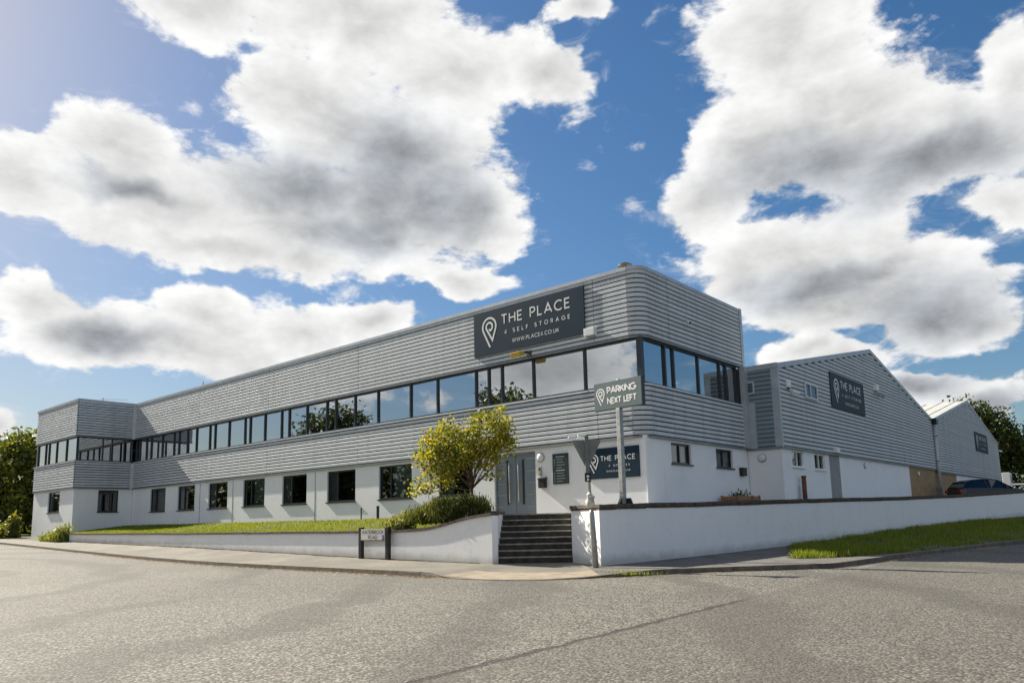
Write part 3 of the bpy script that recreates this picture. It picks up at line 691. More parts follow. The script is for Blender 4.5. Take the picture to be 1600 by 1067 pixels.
# ------------------------------------------------------------------ office building
ob = thing('office_building', 'long two storey office building with grey ribbed cladding bands over white ground floor', 'building', (-19, 3, 0))
gw = [(-35.85, -33.72), (-32.08, -29.95), (-28.31, -26.18), (-24.54, -22.41), (-20.77, -18.66), (-17.0, -14.87), (-13.23, -11.1), (-9.5, -7.6)]
ops = [(a, b, .86, 2.27) for a, b in gw]+[(-6.5, -4.53, -.2, 2.28)]
wallp('wall', FRONT, -L_, -.02, -1.2, Z1+.05, ops, ob, white)
sw = [(1.61, 2.99, 1.61, 2.30), (4.87, 6.26, 1.60, 2.28)]
wallp('wall', SIDE, -.0, D_, -1.2, Z1+.05, sw, ob, white, out=-.02)
lw = [(-43.12, -40.95, .98, 2.30)]
wallp('wall', LFR, -LB, -L_-.02, -1.6, Z1+.05, lw, ob, white)
rw = [(-2.05, -.83, .93, 2.30)]
wallp('wall', LRET, -PB+.02, .03, -1.6, Z1+.05, rw, ob, white, out=-.02)
for i, (a, b) in enumerate(gw):
    window(FRONT, a, b, .86, 2.27, [a+.72], ob, blind=(a+.05, a+.5, .05) if i % 3 else (a+.78, b-.05, .05))
for a, b, c, d in sw: window(SIDE, a, b, c, d, [(a+b)/2], ob, blind=(a, b, .02))
window(LFR, -43.12, -40.95, .98, 2.30, [-42.4], ob); window(LRET, -2.05, -.83, .93, 2.30, [-1.3], ob)
# thin expansion joints between the ground floor windows
for x in (-29.3, -25.6, -21.9 if False else -17.95):
    m_ = MB(); FRONT.box(m_, x-.015, x+.015, .05, Z1-.1, -.035, -.022); m_.build('expansion_joint', frame, ob)

# cladding bands
def band(name, z0, z1): 
    m_ = MB(); ringband(m_, z0, z1, -.03, .004); return m_.build(name, groove_shade, ob)
JF = (-29.6, -22.1, -14.6, -7.1, -1.75)
up = band('upper_cladding', Z3, Z4-.04); NU = 14; zu = Z3+.05
boards(FRONT, -L_+.02, -RC, zu, NU, up, JF); corner_boards(zu, NU, up); boards(SIDE, RC, D_-.10, zu, NU, up, (1.75,))
lo = band('lower_cladding', Z1, Z2-.07); NL = 10; zl = Z1+.04
boards(FRONT, -L_+.02, -RC, zl, NL, lo, JF); corner_boards(zl, NL, lo); boards(SIDE, RC, D_-.06, zl, NL, lo, (1.75,))
m_ = MB(); ringband(m_, Z4-.115, Z4, -.10, .085); ringband(m_, Z4-.04, Z4+.012, -.12, .075); m_.build('roof_coping', trim, ob)
m_ = MB(); ringband(m_, Z3-.005, Z3+.05, -.12, .065); m_.build('drip_trim', trim_d, ob)
m_ = MB(); ringband(m_, Z2-.065, Z2-.005, -.12, .085); m_.build('window_ledge', sill_m, ob)
m_ = MB(); ringband(m_, Z1-.03, Z1+.035, -.03, .07); m_.build('drip_trim', trim_d, ob)
m_ = MB(); m_.box(-.14, .09, D_-.10, D_+.10, Z3, Z4+.03); m_.build('corner_trim', trim, ob)
m_ = MB(); m_.box(-L_-.005, -L_+.14, -.22, .10, Z3-.005, Z4+.005); m_.build('corner_trim', sill_m, ob); m_ = MB(); m_.box(-L_-.005, -L_+.14, -.22, .10, Z1, Z2-.08); m_.build('corner_trim', sill_m, ob)
m_ = MB(); m_.box(.005, .22, D_-.30, D_-.0, Z1+.02, Z3-.01); m_.box(.03, .46, D_-.14, D_+.0, Z1-.02, Z2+.05); m_.build('duct', trim, ob)
# strip windows
mf = [-37.9, -36.9, -36.2, -34.6, -33.0, -32.35, -31.25, -30.12, -28.52, -27.92, -26.34, -24.64, -24.11, -22.64, -21.07, -20.38, -18.82, -17.18, -16.48, -15.02, -13.38, -11.23, -9.59, -7.43, -6.76, -6.08, -4.56, -2.3]
window(FRONT, -L_+.02, -.16, Z2, Z3, mf, ob, out=-.14, fw=.07, gl=glass, sill=False, name='strip_window', mw=.075, dep=.08)
window(SIDE, .16, D_-.42, Z2, Z3, [1.62, 2.2, 4.0, 5.72, 6.28], ob, out=-.14, fw=.07, gl=glass, sill=False, name='strip_window', mw=.075, dep=.08)
m_ = MB(); m_.box(-.20, -.04, .04, .20, Z2-.02, Z3+.02); m_.build('corner_post', frame, ob)
window(LFR, -LB+.12, -L_-.12, Z2, Z3, [-44.4, -43.75, -42.3, -40.5], ob, out=-.14, fw=.07, gl=glass, sill=False, name='strip_window', mw=.075, dep=.08)
window(LRET, -PB+.10, -.06, Z2, Z3, [-1.9, -1.35, -.6], ob, out=-.14, fw=.07, gl=glass, sill=False, name='strip_window', mw=.075, dep=.08)
# wing at the left end: bands
for nm, z0, z1, n_, zb in (('upper_cladding', Z3, Z4-.04, NU, zu), ('lower_cladding', Z1, Z2-.07, NL, zl)):
    m_ = MB(); LFR.box(m_, -LB, -L_, z0, z1, -.06, .004); LRET.box(m_, -PB+.06, 0, z0, z1, -.06, .004); b_ = m_.build(nm, groove_shade, ob)
    boards(LFR, -LB, -L_+.0, zb, n_, b_); boards(LRET, -PB, -.22, zb, n_, b_)
for nm, z0, z1, o1, mt in (('roof_coping', Z4-.115, Z4+.005, .085, trim), ('drip_trim', Z3-.005, Z3+.05, .065, trim_d), ('window_ledge', Z2-.065, Z2-.005, .085, sill_m), ('drip_trim', Z1-.03, Z1+.035, .07, trim_d)):
    m_ = MB(); LFR.box(m_, -LB-.05, -L_+o1, z0, z1, -.12, o1); LRET.box(m_, -PB-.0+.12, -.22, z0, z1, -.12, o1-.002); m_.build(nm, mt, ob)
m_ = MB(); m_.box(-LB-.05, -L_, -PB+.1, 9, Z4-.3, Z4-.16); m_.box(-L_, -.1, .1, D_, Z4-.3, Z4-.17); m_.build('roof', roofm, ob)
m_ = MB(); m_.box(-LB-.04, -LB+.02, -PB+.05, 9, -1.2, Z4-.05); m_.build('wall', trim, ob)
# rooms behind the glass
m_ = MB()
m_.add([(-LB+.1, 5, -.4), (-.3, 5, -.4), (-.3, 5, 5.75), (-LB+.1, 5, 5.75)], [(0, 1, 2, 3)])
for z in (0.02, 2.52, 3.35, 5.72):
    m_.add([(-LB+.1, -PB+.3, z), (-L_-.35, -PB+.3, z), (-L_-.35, 5, z), (-LB+.1, 5, z)], [(0, 1, 2, 3)])
    m_.add([(-L_-.35, .3, z), (-.35, .3, z), (-.35, D_, z), (-L_-.35, D_, z)], [(0, 1, 2, 3)])
m_.add([(-.3, D_-.05, -.4), (-8, D_-.05, -.4), (-8, D_-.05, 5.7), (-.3, D_-.05, 5.7)], [(0, 1, 2, 3)])
for x in (-8, -15.6, -23.2, -30.7, -38): m_.add([(x, .35, 0), (x, 5, 0), (x, 5, 5.7), (x, .35, 5.7)], [(0, 1, 2, 3)])
m_.build('room_interior', interior, ob)

# entrance door
dm = MB(); FRONT.box(dm, -6.5, -4.53, -.1, 2.28, -.20, -.13); dr = dm.build('entrance_door', dooRm, ob)
du = lambda px: -6.5+(px-771)/65*1.97
dzf = lambda y: 2.28-(y-712)/89*2.2
for a, b in ((773.2, 787.5), (819.5, 834)):
    for y in (722, 739.5, 756.2, 773, 790.5):
        m_ = MB(); FRONT.box(m_, du(a), du(b), dzf(y)-.016, dzf(y)+.016, -.13, -.122); m_.build('steel_strip', steel, dr)
for a in (790.2, 814.6):
    m_ = MB(); FRONT.box(m_, du(a)-.05, du(a)+.05, dzf(787), dzf(722), -.13, -.123); m_.build('glass_slot', frame, dr)
for a in (794, 808.4):
    m_ = MB(); m_.tube([FRONT.p(du(a), dzf(784), -.06), FRONT.p(du(a), dzf(725), -.06)], .022, 12)
    for y in (730, 779): m_.tube([FRONT.p(du(a), dzf(y), -.06), FRONT.p(du(a), dzf(y), -.14)], .012, 8)
    m_.build('handle', steel, dr, smooth=True)
m_ = MB(); FRONT.box(m_, du(803)-.006, du(803)+.006, .06, 2.2, -.13, -.126); m_.build('leaf_seam', frame, dr)
m_ = MB(); FRONT.box(m_, -6.5, -4.53, 2.20, 2.28, -.13, -.09); FRONT.box(m_, -6.5, -6.44, .0, 2.2, -.13, -.09); FRONT.box(m_, -4.59, -4.53, .0, 2.2, -.13, -.09); m_.build('door_frame', trim_d, dr)

# ------------------------------------------------------------------ warehouse halls
EAVE, APEX = 5.58, 8.12
def gable_z(y, a, b):
    m_ = (a+b)/2; return EAVE+(APEX-EAVE)*(1-abs(y-m_)/((b-a)/2))
WP = .170
wme = board_mesh('warehouse_board', clad, WP, .065)
wme2 = board_mesh('warehouse_board_shaded', clad_shaded, WP, .065)
def hall(label, a, b, walls, ZB):
    h = thing('warehouse', label, 'building', (WX, (a+b)/2, 0)); c_ = (a+b)/2
    for (u0, u1, mt, ops_) in walls: wallp('wall', GAB, u0, u1, -.8, ZB+.05, ops_, h, mt, out=-.03)
    m_ = MB(); m_.prism([(WX-.05, a, ZB), (WX-.05, b, ZB), (WX-.05, b, EAVE), (WX-.05, c_, APEX), (WX-.05, a, EAVE)], (.052, 0, 0)); cb = m_.build('gable_cladding', groove_shade, h)
    k = 0
    while True:
        z = ZB+.04+k*WP; zt = z+WP
        if zt > APEX-.12: break
        ya, yb = a+.02, b-.02
        if zt > EAVE-.1:
            f_ = (zt+.10-EAVE)/(APEX-EAVE); ya = a+f_*(c_-a); yb = b-f_*(b-c_)
        inst('cladding_board', wme, cb, GAB.p(ya, z), GAB.rz(), (yb-ya, 1, 1)); k += 1
    # verge flashings, sheeted roof
    for (y0, y1) in ((a, c_), (b, c_)):
        m_ = MB(); m_.prism([(WX-.10, y0, EAVE-.16), (WX-.10, y1, APEX-.16), (WX-.10, y1, APEX+.05), (WX-.10, y0, EAVE+.05)], (.19, 0, 0)); m_.build('verge_flashing', trim, h)
        m_ = MB(); m_.prism([(WX-.1, y0, EAVE-.06), (WX-.1, y1, APEX-.06), (WX-.1, y1, APEX+.02), (WX-.1, y0, EAVE+.02)], (-41, 0, 0)); rf = m_.build('roof', roofm, h)
        if y0 == a:
            for i in range(12):
                x = WX-.7-1.0*i; m_ = MB(); m_.prism([(x, y0, EAVE+.021), (x, y1, APEX+.021), (x, y1, APEX+.055), (x, y0, EAVE+.055)], (-.05, 0, 0)); m_.build('roof_rib', roofm, rf)
    m_ = MB(); GAB.box(m_, a, b, ZB-.03, ZB+.04, -.03, .07); m_.build('drip_trim', trim_d, h)
    return h
Y2, Y3 = 32.8, 57.7
ww = [(8.62, 9.86, 1.68, 2.33), (11.09, 12.32, 1.66, 2.33)]
h1 = hall('grey clad gabled warehouse hall with the nearer large sign, joined to the office corner', D_+.02, Y2, [(D_, 12.88, white, ww), (12.88, 14.24, greyr, []), (14.24, 26.3, white, []), (26.3, Y2, brown, [])], 2.38)
h2 = hall('second grey gabled warehouse hall farther up the side road beyond the downpipe', Y2+.05, Y3, [(Y2, 39, brown, []), (39, Y3, white, [])], 2.26)
for a, b, c, d in ww: window(GAB, a, b, c, d, [(a+b)/2], h1, fm=framew, out=-.13, blind=(a, b, .02))
window(GAB, 10.25, 11.67, 4.55, 5.2, [10.85], h1, fm=sill_m, out=.075, fw=.07, dep=.06, sill=False)
m_ = MB(); GAB.box(m_, 10.3, 11.62, 4.58, 5.17, .01, .072); m_.build('window_backing', frame, h1)
m_ = MB(); m_.box(-.3, WX, D_+.03, D_+.08, 2.38, EAVE+.05); rb_ = m_.build('return_cladding', clad_shaded, h1)
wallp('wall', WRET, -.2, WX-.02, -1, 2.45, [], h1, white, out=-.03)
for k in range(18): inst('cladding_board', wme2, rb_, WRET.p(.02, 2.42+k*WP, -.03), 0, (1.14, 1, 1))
m_ = MB(); m_.box(WX-.22, WX+.06, D_-.04, D_+.10, 2.34, EAVE+.0); m_.build('corner_trim', trim, h1)
m_ = MB(); m_.box(-.1, WX+.05, D_-.06, D_+.12, EAVE-.14, EAVE+.06); m_.build('fascia', trim, h1)
m_ = MB(); m_.box(-.1, WX+.04, D_-.05, D_+.08, 2.33, 2.42); m_.build('drip_trim', trim_d, h1)
m_ = MB(); m_.add([(-39, D_+.2, -.5), (WX-.3, D_+.2, -.5), (WX-.3, Y3, -.5), (-39, Y3, -.5)], [(0, 1, 2, 3)]); m_.add([(WX-3, D_+.1, 0), (WX-3, Y3, 0), (WX-3, Y3, 5.5), (WX-3, D_+.1, 5.5)], [(0, 1, 2, 3)]); m_.build('room_interior', interior, h1)
m_ = MB(); m_.box(-40, WX-.05, Y3-.05, Y3, -.5, EAVE); m_.build('wall', trim, h2)

# ------------------------------------------------------------------ lettering (stroke alphabet)
def arc(cx, cy, rx, ry, a0, a1, n=14): return [(cx+rx*math.cos(R(a0+(a1-a0)*i/n)), cy+ry*math.sin(R(a0+(a1-a0)*i/n))) for i in range(n+1)]
GL = {
 'A': (.82, [[(0, 0), (.41, 1), (.82, 0)], [(.17, .30), (.65, .30)]]),
 'B': (.56, [[(.34, .52), (0, .52), (0, 0), (.32, 0)]+arc(.32, .26, .24, .26, -80, 80)+[(.30, .52)], [(0, .52), (0, 1), (.28, 1)]+arc(.28, .76, .21, .24, 80, -80)]),
 'C': (.80, [arc(.48, .5, .48, .5, 48, 312, 22)]),
 'D': (.74, [[(0, 0), (0, 1), (.26, 1)]+arc(.26, .5, .48, .5, 88, -88, 20)+[(.26, 0), (0, 0)]]),
 'E': (.52, [[(.52, 1), (0, 1), (0, 0), (.52, 0)], [(0, .51), (.46, .51)]]),
 'F': (.50, [[(.50, 1), (0, 1), (0, 0)], [(0, .50), (.44, .50)]]),
 'G': (.86, [arc(.48, .5, .48, .5, 48, 350, 24)+[(.93, .46), (.55, .46)]]),
 'H': (.68, [[(0, 0), (0, 1)], [(.68, 0), (.68, 1)], [(0, .5), (.68, .5)]]),
 'I': (.04, [[(.02, 0), (.02, 1)]]),
 'K': (.62, [[(0, 0), (0, 1)], [(.58, 1), (.06, .46)], [(.20, .60), (.62, 0)]]),
 'L': (.46, [[(0, 1), (0, 0), (.46, 0)]]),
 'N': (.70, [[(0, 0), (0, 1), (.70, 0), (.70, 1)]]),
 'O': (.96, [arc(.48, .5, .48, .5, 0, 352, 30)+[(.96, .5)]]),
 'P': (.54, [[(0, 0), (0, 1), (.27, 1)]+arc(.27, .73, .27, .27, 85, -85, 14)+[(.27, .46), (0, .46)]]),
 'R': (.58, [[(0, 0), (0, 1), (.27, 1)]+arc(.27, .73, .27, .27, 85, -85, 14)+[(.27, .46), (0, .46)], [(.28, .46), (.58, 0)]]),
 'S': (.54, [arc(.27, .75, .25, .25, 35, 265, 14)+arc(.27, .25, .27, .25, 85, -150, 16)]),
 'T': (.66, [[(0, 1), (.66, 1)], [(.33, 1), (.33, 0)]]),
 'U': (.66, [[(0, 1), (0, .33)]+arc(.33, .33, .33, .33, 185, 355, 16)+[(.66, .33), (.66, 1)]]),
 'W': (1.10, [[(0, 1), (.28, 0), (.55, 1), (.82, 0), (1.10, 1)]]),
 'X': (.62, [[(0, 0), (.62, 1)], [(0, 1), (.62, 0)]]),
 '4': (.58, [[(.58, .25), (0, .25), (.42, 1), (.42, 0)]]),
 '.': (.06, [[(.03, .0), (.03, .09)]]), ' ': (.34, []),
}
def ribbon(mb, pts, w, tf, lift):
    P = [Vector(p) for p in pts]; n = len(P); Lp, Rp = [], []
    for i in range(n):
        d0 = (P[i]-P[i-1]).normalized() if i else (P[1]-P[0]).normalized()
        d1 = (P[i+1]-P[i]).normalized() if i < n-1 else d0
        nrm = Vector((-(d0+d1).y, (d0+d1).x))
        nrm = nrm.normalized() if nrm.length > 1e-6 else Vector((-d0.y, d0.x))
        c = max(.42, nrm.dot(Vector((-d0.y, d0.x)))); o = nrm*(w/2/c)
        Lp.append(P[i]+o); Rp.append(P[i]-o)
    b = len(mb.v)
    for a, c in zip(Lp, Rp): mb.v += [tuple(tf(a, lift)), tuple(tf(c, lift))]
    for i in range(n-1): mb.f.append([b+2*i, b+2*i+1, b+2*i+3, b+2*i+2]); mb.mi.append(0)
def text(F, s, u0, u1, zb, cap, w, out, m, parent, bold=1.0):
    nat = sum(GL[c][0] for c in s)*cap; gap = (u1-u0-nat)/max(1, len(s)-1); k = 1.0
    if gap < .10*cap: k = (u1-u0-.12*cap*(len(s)-1))/nat; gap = .12*cap
    u = u0
    for c in s:
        wd, strokes = GL[c]; mb = MB()
        for li, st_ in enumerate(strokes):
            ribbon(mb, [(x*k, y*(1-w)+w/2) for x, y in st_], w, lambda q, l, u=u: F.p(u+q.x*cap, zb+q.y*cap, out+l), .0006*li)
        if strokes: mb.build('letter', m, parent, fix=False)
        u += wd*cap*k+gap
EMB = [(.34, .02)]+arc(.315, .685, .285, .285, 205, -28, 26)+[(.445, .235)]+arc(.315, .685, .135, .135, 208, -70, 18)+[(.30, .605)]
def emblem(F, u0, zb, h, out, m, parent, w=.062):
    mb = MB(); ribbon(mb, EMB, w, lambda q, l: F.p(u0+q.x*h, zb+q.y*h, out), 0); return mb.build('emblem', m, parent, fix=False)
def sign(label, F, u0, u1, z0, z1, out, lines, em, m=navy, th=.05, lm=lett):
    w, h = u1-u0, z1-z0; t = thing('sign', label, 'sign', F.p((u0+u1)/2, z0, out))
    mb = MB(); F.box(mb, u0, u1, z0, z1, out-th, out); mb.build('board', m, t)
    for s, a, b, ta, tb, sw_ in lines: text(F, s, u0+a*w, u0+b*w, z1-tb*h, (tb-ta)*h, sw_, out+.003, lm, t)
    if em: emblem(F, u0+em[0]*w, z1-em[2]*h, (em[2]-em[1])*h, out+.003, lm, t)
    return t
big = [('THE PLACE', .277, .885, .165, .395, .135), ('4 SELF STORAGE', .305, .885, .525, .618, .15), ('WWW.PLACE4.CO.UK', .375, .79, .755, .842, .13)]
sign('largest navy sign with white pin emblem, high on the long front cladding', FRONT, -7.3, -2.1, 6.06, 7.76, .11, big, (.083, .15, .85))
sign('navy sign with white pin emblem on the nearer warehouse gable', GAB, 13.47, 18.32, 4.50, 6.08, .12, big, (.083, .15, .85), navy2)
sign('small navy sign on the far warehouse gable', GAB, 46.8, 52.0, 4.35, 5.85, .12, big, (.083, .15, .85), navy2)
sign('navy sign on the white ground floor wall right of the door, partly behind the post', FRONT, -2.34, -.27, 1.15, 2.14, .02,
     [('THE PLACE', .30, .93, .26, .43, .135), ('4 OFFICES', .45, .83, .56, .63, .15), ('WWW.PLACE4.CO.UK', .40, .84, .74, .80, .13)], (.06, .17, .82))
# notice board with rows of small print
nb = thing('notice_board', 'tall narrow dark notice board on the white wall beside the door', 'sign', FRONT.p(-3.4, 1.06))
m_ = MB(); FRONT.box(m_, -3.72, -3.07, 1.06, 2.10, -.03, .025); m_.build('board', mat('board_dark_green', (.010, .034, .036), .4), nb)
m_ = MB()
for i in range(10):
    z = 1.99-.093*i
    if i in (0, 5): FRONT.box(m_, -3.58, -3.20, z-.018, z+.018, .026, .028)
    else:
        FRONT.box(m_, -3.66, -3.62, z-.010, z+.010, .026, .028); FRONT.box(m_, -3.54, -3.54+random.uniform(.22, .36), z-.008, z+.008, .026, .028)
m_.build('print_rows', mat('print_grey', (.36, .38, .37), .6), nb)

# parking sign on its own post
U = Vector((.993, -.12)).normalized(); PF = Fr((.70, -2.78), (U.x, U.y), (U.y, -U.x))
ps = thing('parking_sign', 'grey double sided parking sign on a tall square post behind the wall', 'sign', (.74, -2.65, .06))
m_ = MB(); PF.box(m_, -.86, .86, 2.95, 3.73, -.26, -.14); PF.box(m_, -.875, .875, 2.935, 3.745, -.235, -.165); m_.build('board', sgrey, ps)
m_ = MB(); PF.box(m_, .862, .88, 2.93, 3.75, -.27, -.13); m_.build('edge_frame', frame, ps)
text(PF, 'PARKING', -.36, .66, 3.39,   .205, .20, -.136, lett, ps); text(PF, 'NEXT LEFT', -.36, .68, 3.09, .19, .20, -.136, lett, ps)
emblem(PF, -.78, 3.08, .50, -.137, lett, ps, .07)
m_ = MB(); PF.box(m_, -.07, .07, .06, 2.94, -.27, -.13); m_.build('post', galv, ps, bevel=.012)
m_ = MB(); m_.prism([PF.p(-.36, .06, -.3), PF.p(.36, .06, -.3), PF.p(.2, .42, -.3), PF.p(-.2, .42, -.3)], PF.n*.02); m_.prism([PF.p(-.01, .06, -.5), PF.p(-.01, .06, .1), PF.p(-.01, .40, -.1), PF.p(-.01, .40, -.3)], PF.u*.02); PF.box(m_, -.3, .3, .06, .09, -.5, .1); m_.build('base_plate', frame, ps)
m_ = MB(); PF.box(m_, -.04, .04, 3.745, 3.79, -.24, -.16); m_.build('lifting_lug', whitep, ps)

# road name plate
rn_ = thing('road_name_plate', 'white street name plate between two short black posts in front of the low wall', 'sign', (-6.93, -5.2, -1.23))
for x in (-7.60, -6.26):
    m_ = MB(); m_.box(x-.075, x+.075, -5.24, -5.12, -1.5, -.24); m_.build('post', black, rn_, bevel=.012)
RF = Fr((0, -5.25), (1, 0), (0, -1))
m_ = MB(); RF.box(m_, -7.52, -6.34, -.645, -.30, -.02, .008); m_.build('plate', mat('plate_white', (.66, .65, .60), .45, var=.1), rn_)
m_ = MB(); RF.box(m_, -7.50, -6.36, -.67, -.645, -.015, .01); m_.build('plate_edge', black, rn_)
text(RF, 'WATERBROOK', -7.46, -6.39, -.455, .12, .135, .011, black, rn_); text(RF, 'ROAD', -7.14, -6.70, -.615, .12, .135, .011, black, rn_)
m_ = MB(); RF.box(m_, -6.47, -6.36, -.635, -.49, .009, .012); m_.build('crest', mat('crest_blue', (.04, .05, .30), .5), rn_)
m_ = MB(); RF.box(m_, -6.425, -6.405, -.60, -.52, .013, .015); m_.build('crest_mark', lett, rn_)

# give way sign seen from behind, on a two part post
gwv = thing('give_way_sign', 'back of a grey triangular road sign on a leaning grey post by the steps', 'sign', (1.24, -4.74, -1.31))
b0 = Vector((1.24, -4.74, -1.45)); tp_ = Vector((1.12, -4.83, 1.98)); ax = (tp_-b0).normalized()
at = lambda z: b0+(tp_-b0)*((z+1.45)/3.43)
m_ = MB(); m_.tube([at(-1.45), at(.02), at(.10)], [.072, .068, .04], 16); m_.build('post_base', galv, gwv, smooth=True)
m_ = MB(); m_.tube([at(.06), tp_], .036, 14); m_.build('post', galv, gwv, smooth=True)
GF = Fr((1.13, -4.815), (.754, .657), (.657, -.754))
back = mat('sign_back_grey', (.17, .18, .175), .55, var=.2, vscale=6)
m_ = MB(); m_.prism([GF.p(-.36, 1.86, .04), GF.p(.36, 1.86, .04), GF.p(.345, 1.78, .04), GF.p(.045, 1.17, .04), GF.p(-.045, 1.17, .04), GF.p(-.345, 1.78, .04)], GF.n*-.03); m_.build('plate', back, gwv, bevel=.01)
m_ = MB(); GF.box(m_, -.05, .05, 1.02, 1.95, .045, .10); m_.build('channel', mat('sign_channel', (.15, .15, .14), .6, var=.3, vscale=8), gwv, bevel=.01)
m_ = MB(); GF.box(m_, -.075, .075, .80, 1.02, .045, .10); m_.build('sticker', black, gwv)
for z, s_ in ((.93, .035), (.85, .03)):
    m_ = MB(); m_.lathe([(s_, 0), (s_*.6, .004)], GF.p(.0, z, .102), 12, GF.n); m_.build('sticker_mark', lett, gwv)
for du_, zz in ((-.36, 1.93), (-.12, 1.97)):
    m_ = MB(); GF.box(m_, du_-.10, du_+.10, zz-.03, zz+.03, -.02, .10); m_.build('sign_lamp', whitep, gwv, bevel=.02)
m_ = MB(); rp = []
for i in range(9):
    z = .16+.045*i; rp.append(at(z)+Vector((.02*math.sin(i*1.7), .02*math.cos(i*1.3), 0)))
m_.tube(rp, [.05, .09, .115, .12, .10, .105, .085, .07, .055], 12); rg = m_.build('rag', rag, None, smooth=True)
tag(rg, 'pale cloth rag tied round the leaning road sign post', 'cloth')

# ------------------------------------------------------------------ fixtures on the buildings
def bulkhead(label, F, u, z, r, out=0):
    t = thing('wall_light', label, 'lamp', F.p(u, z, out))
    m_ = MB(); m_.lathe([(r, -.02), (r, .03), (r*.92, .045)], F.p(u, z, out), 24, F.n); m_.build('base_ring', grey_pl, t, smooth=True)
    m_ = MB(); m_.lathe([(r*.88, .046), (r*.75, .075), (r*.45, .10), (.01, .11)], F.p(u, z, out), 24, F.n); m_.build('diffuser', whitep, t, smooth=True)
bulkhead('round white bulkhead light on the wall just right of the grey door', FRONT, -4.27, 2.03, .17, -.03)
bulkhead('round grey bulkhead light in the shaded inner corner above the planter', WRET, .56, 2.02, .17, -.03)
bulkhead('small oval bulkhead light on the white wall of the nearer warehouse', GAB, 17.9, 2.08, .14, -.03)
bulkhead('small oval bulkhead light on the brown wall of the warehouse', GAB, 28.2, 2.0, .16, -.03)
t = thing('door_intercom', 'slim grey intercom panel beside the grey door', 'intercom', FRONT.p(-4.3, 1.4))
m_ = MB(); FRONT.box(m_, -4.37, -4.24, 1.40, 1.70, -.03, .03); m_.build('body', grey_pl, t, bevel=.01)
m_ = MB(); FRONT.box(m_, -4.345, -4.265, 1.58, 1.66, .031, .035); m_.build('screen', frame, t)
m_ = MB(); FRONT.box(m_, -4.345, -4.265, 1.44, 1.54, .031, .037); m_.build('button', cream, t)
t = thing('letter_box', 'small black letter box on the white wall below the intercom', 'letter box', FRONT.p(-4.17, 1.0))
m_ = MB(); FRONT.box(m_, -4.33, -4.03, .96, 1.28, -.03, .10); m_.build('body', black, t, bevel=.012)
m_ = MB(); m_.prism([FRONT.p(-4.35, 1.28, -.03), FRONT.p(-4.35, 1.33, -.03), FRONT.p(-4.35, 1.285, .125), FRONT.p(-4.35, 1.26, .125)], FRONT.u*.34); m_.build('flap', black, t)
t = thing('letter_box', 'small black box on the shaded white side wall near the inner corner', 'letter box', SIDE.p(6.95, 1.35))
m_ = MB(); SIDE.box(m_, 6.75, 7.15, 1.34, 1.62, -.02, .12); m_.build('body', black, t, bevel=.012)
m_ = MB(); SIDE.box(m_, 6.73, 7.17, 1.62, 1.65, -.02, .14); m_.build('flap', black, t)
t = thing('flood_lamp', 'old yellowed flood lamp projecting under the big sign', 'lamp', FRONT.p(-4.75, 5.75))
m_ = MB(); m_.prism([FRONT.p(-5.0, 5.60, .62), FRONT.p(-5.0, 5.78, .66), FRONT.p(-5.0, 5.84, .36), FRONT.p(-5.0, 5.72, .32)], FRONT.u*.42); m_.build('housing', cream, t, bevel=.02)
m_ = MB(); m_.tube([FRONT.p(-4.72, 5.80, .40), FRONT.p(-4.60, 5.84, .2), FRONT.p(-4.60, 5.80, .03)], .03, 8); FRONT.box(m_, -4.70, -4.50, 5.68, 5.9, .03, .10); m_.build('bracket', black, t)
t = thing('alarm_box', 'white box on the front cladding at the lower right of the big sign', 'box', FRONT.p(-1.85, 5.95))
m_ = MB(); FRONT.box(m_, -2.06, -1.64, 5.93, 6.19, .04, .24); m_.build('housing', whitep, t, bevel=.02)
m_ = MB(); FRONT.box(m_, -2.0, -1.7, 5.90, 5.93, .08, .2); m_.build('lens', grey_pl, t)
def cctv(label, F, u, z, aim, out=.06, arm=.16):
    t = thing('security_camera', label, 'camera', F.p(u, z, out)); a = F.p(u, z, out+arm); d = (F.u*aim[0]+F.n*aim[1]+Vector((0, 0, -.25))).normalized()
    m_ = MB(); m_.lathe([(.06, -.02), (.06, .03), (.03, .05)], F.p(u, z, out), 12, F.n); m_.tube([F.p(u, z, out), a], .02, 8); m_.build('mount', whitep, t)
    m_ = MB(); m_.tube([a-d*.12, a+d*.2], .062, 12); b_ = m_.build('body', whitep, t)
    m_ = MB(); m_.tube([a+d*.2, a+d*.205], .045, 12); m_.build('lens', black, b_)
cctv('white security camera on the return wall of the left wing', LRET, -2.9, 3.92, (-.4, .8))
cctv('white security camera on the side cladding of the office corner', SIDE, 2.9, 6.55, (-.7, .6))
cctv('white security camera on the left edge of the nearer warehouse gable', GAB, 8.75, 4.60, (.8, .5))
cctv('white security camera at the far right corner of the second warehouse', GAB, 57.4, 4.9, (.8, .5))
t = thing('alarm_box', 'white rounded alarm bell box at the left edge of the warehouse gable', 'box', GAB.p(8.45, 4.85))
m_ = MB(); GAB.box(m_, 8.28, 8.62, 4.74, 5.06, .04, .16); m_.build('housing', whitep, t, bevel=.05)
m_ = MB(); GAB.box(m_, 8.36, 8.54, 4.70, 4.74, .06, .13); m_.build('strobe', navy, t)
t = thing('flood_lamp', 'twin flood lamp with sensor on the warehouse gable right of its sign', 'lamp', GAB.p(20.5, 5.9))
m_ = MB(); GAB.box(m_, 20.35, 20.75, 6.0, 6.32, .04, .22); m_.build('housing', whitep, t, bevel=.03)
for y in (20.1, 20.9):
    m_ = MB(); m_.tube([GAB.p(20.55, 6.0, .12), GAB.p(y, 5.8, .22)], .03, 8); m_.lathe([(.05, 0), (.11, .16), (.11, .18)], GAB.p(y, 5.8, .22), 12, GAB.n*.8+Vector((0, 0, -.5))); m_.build('lamp_head', grey_pl, t)
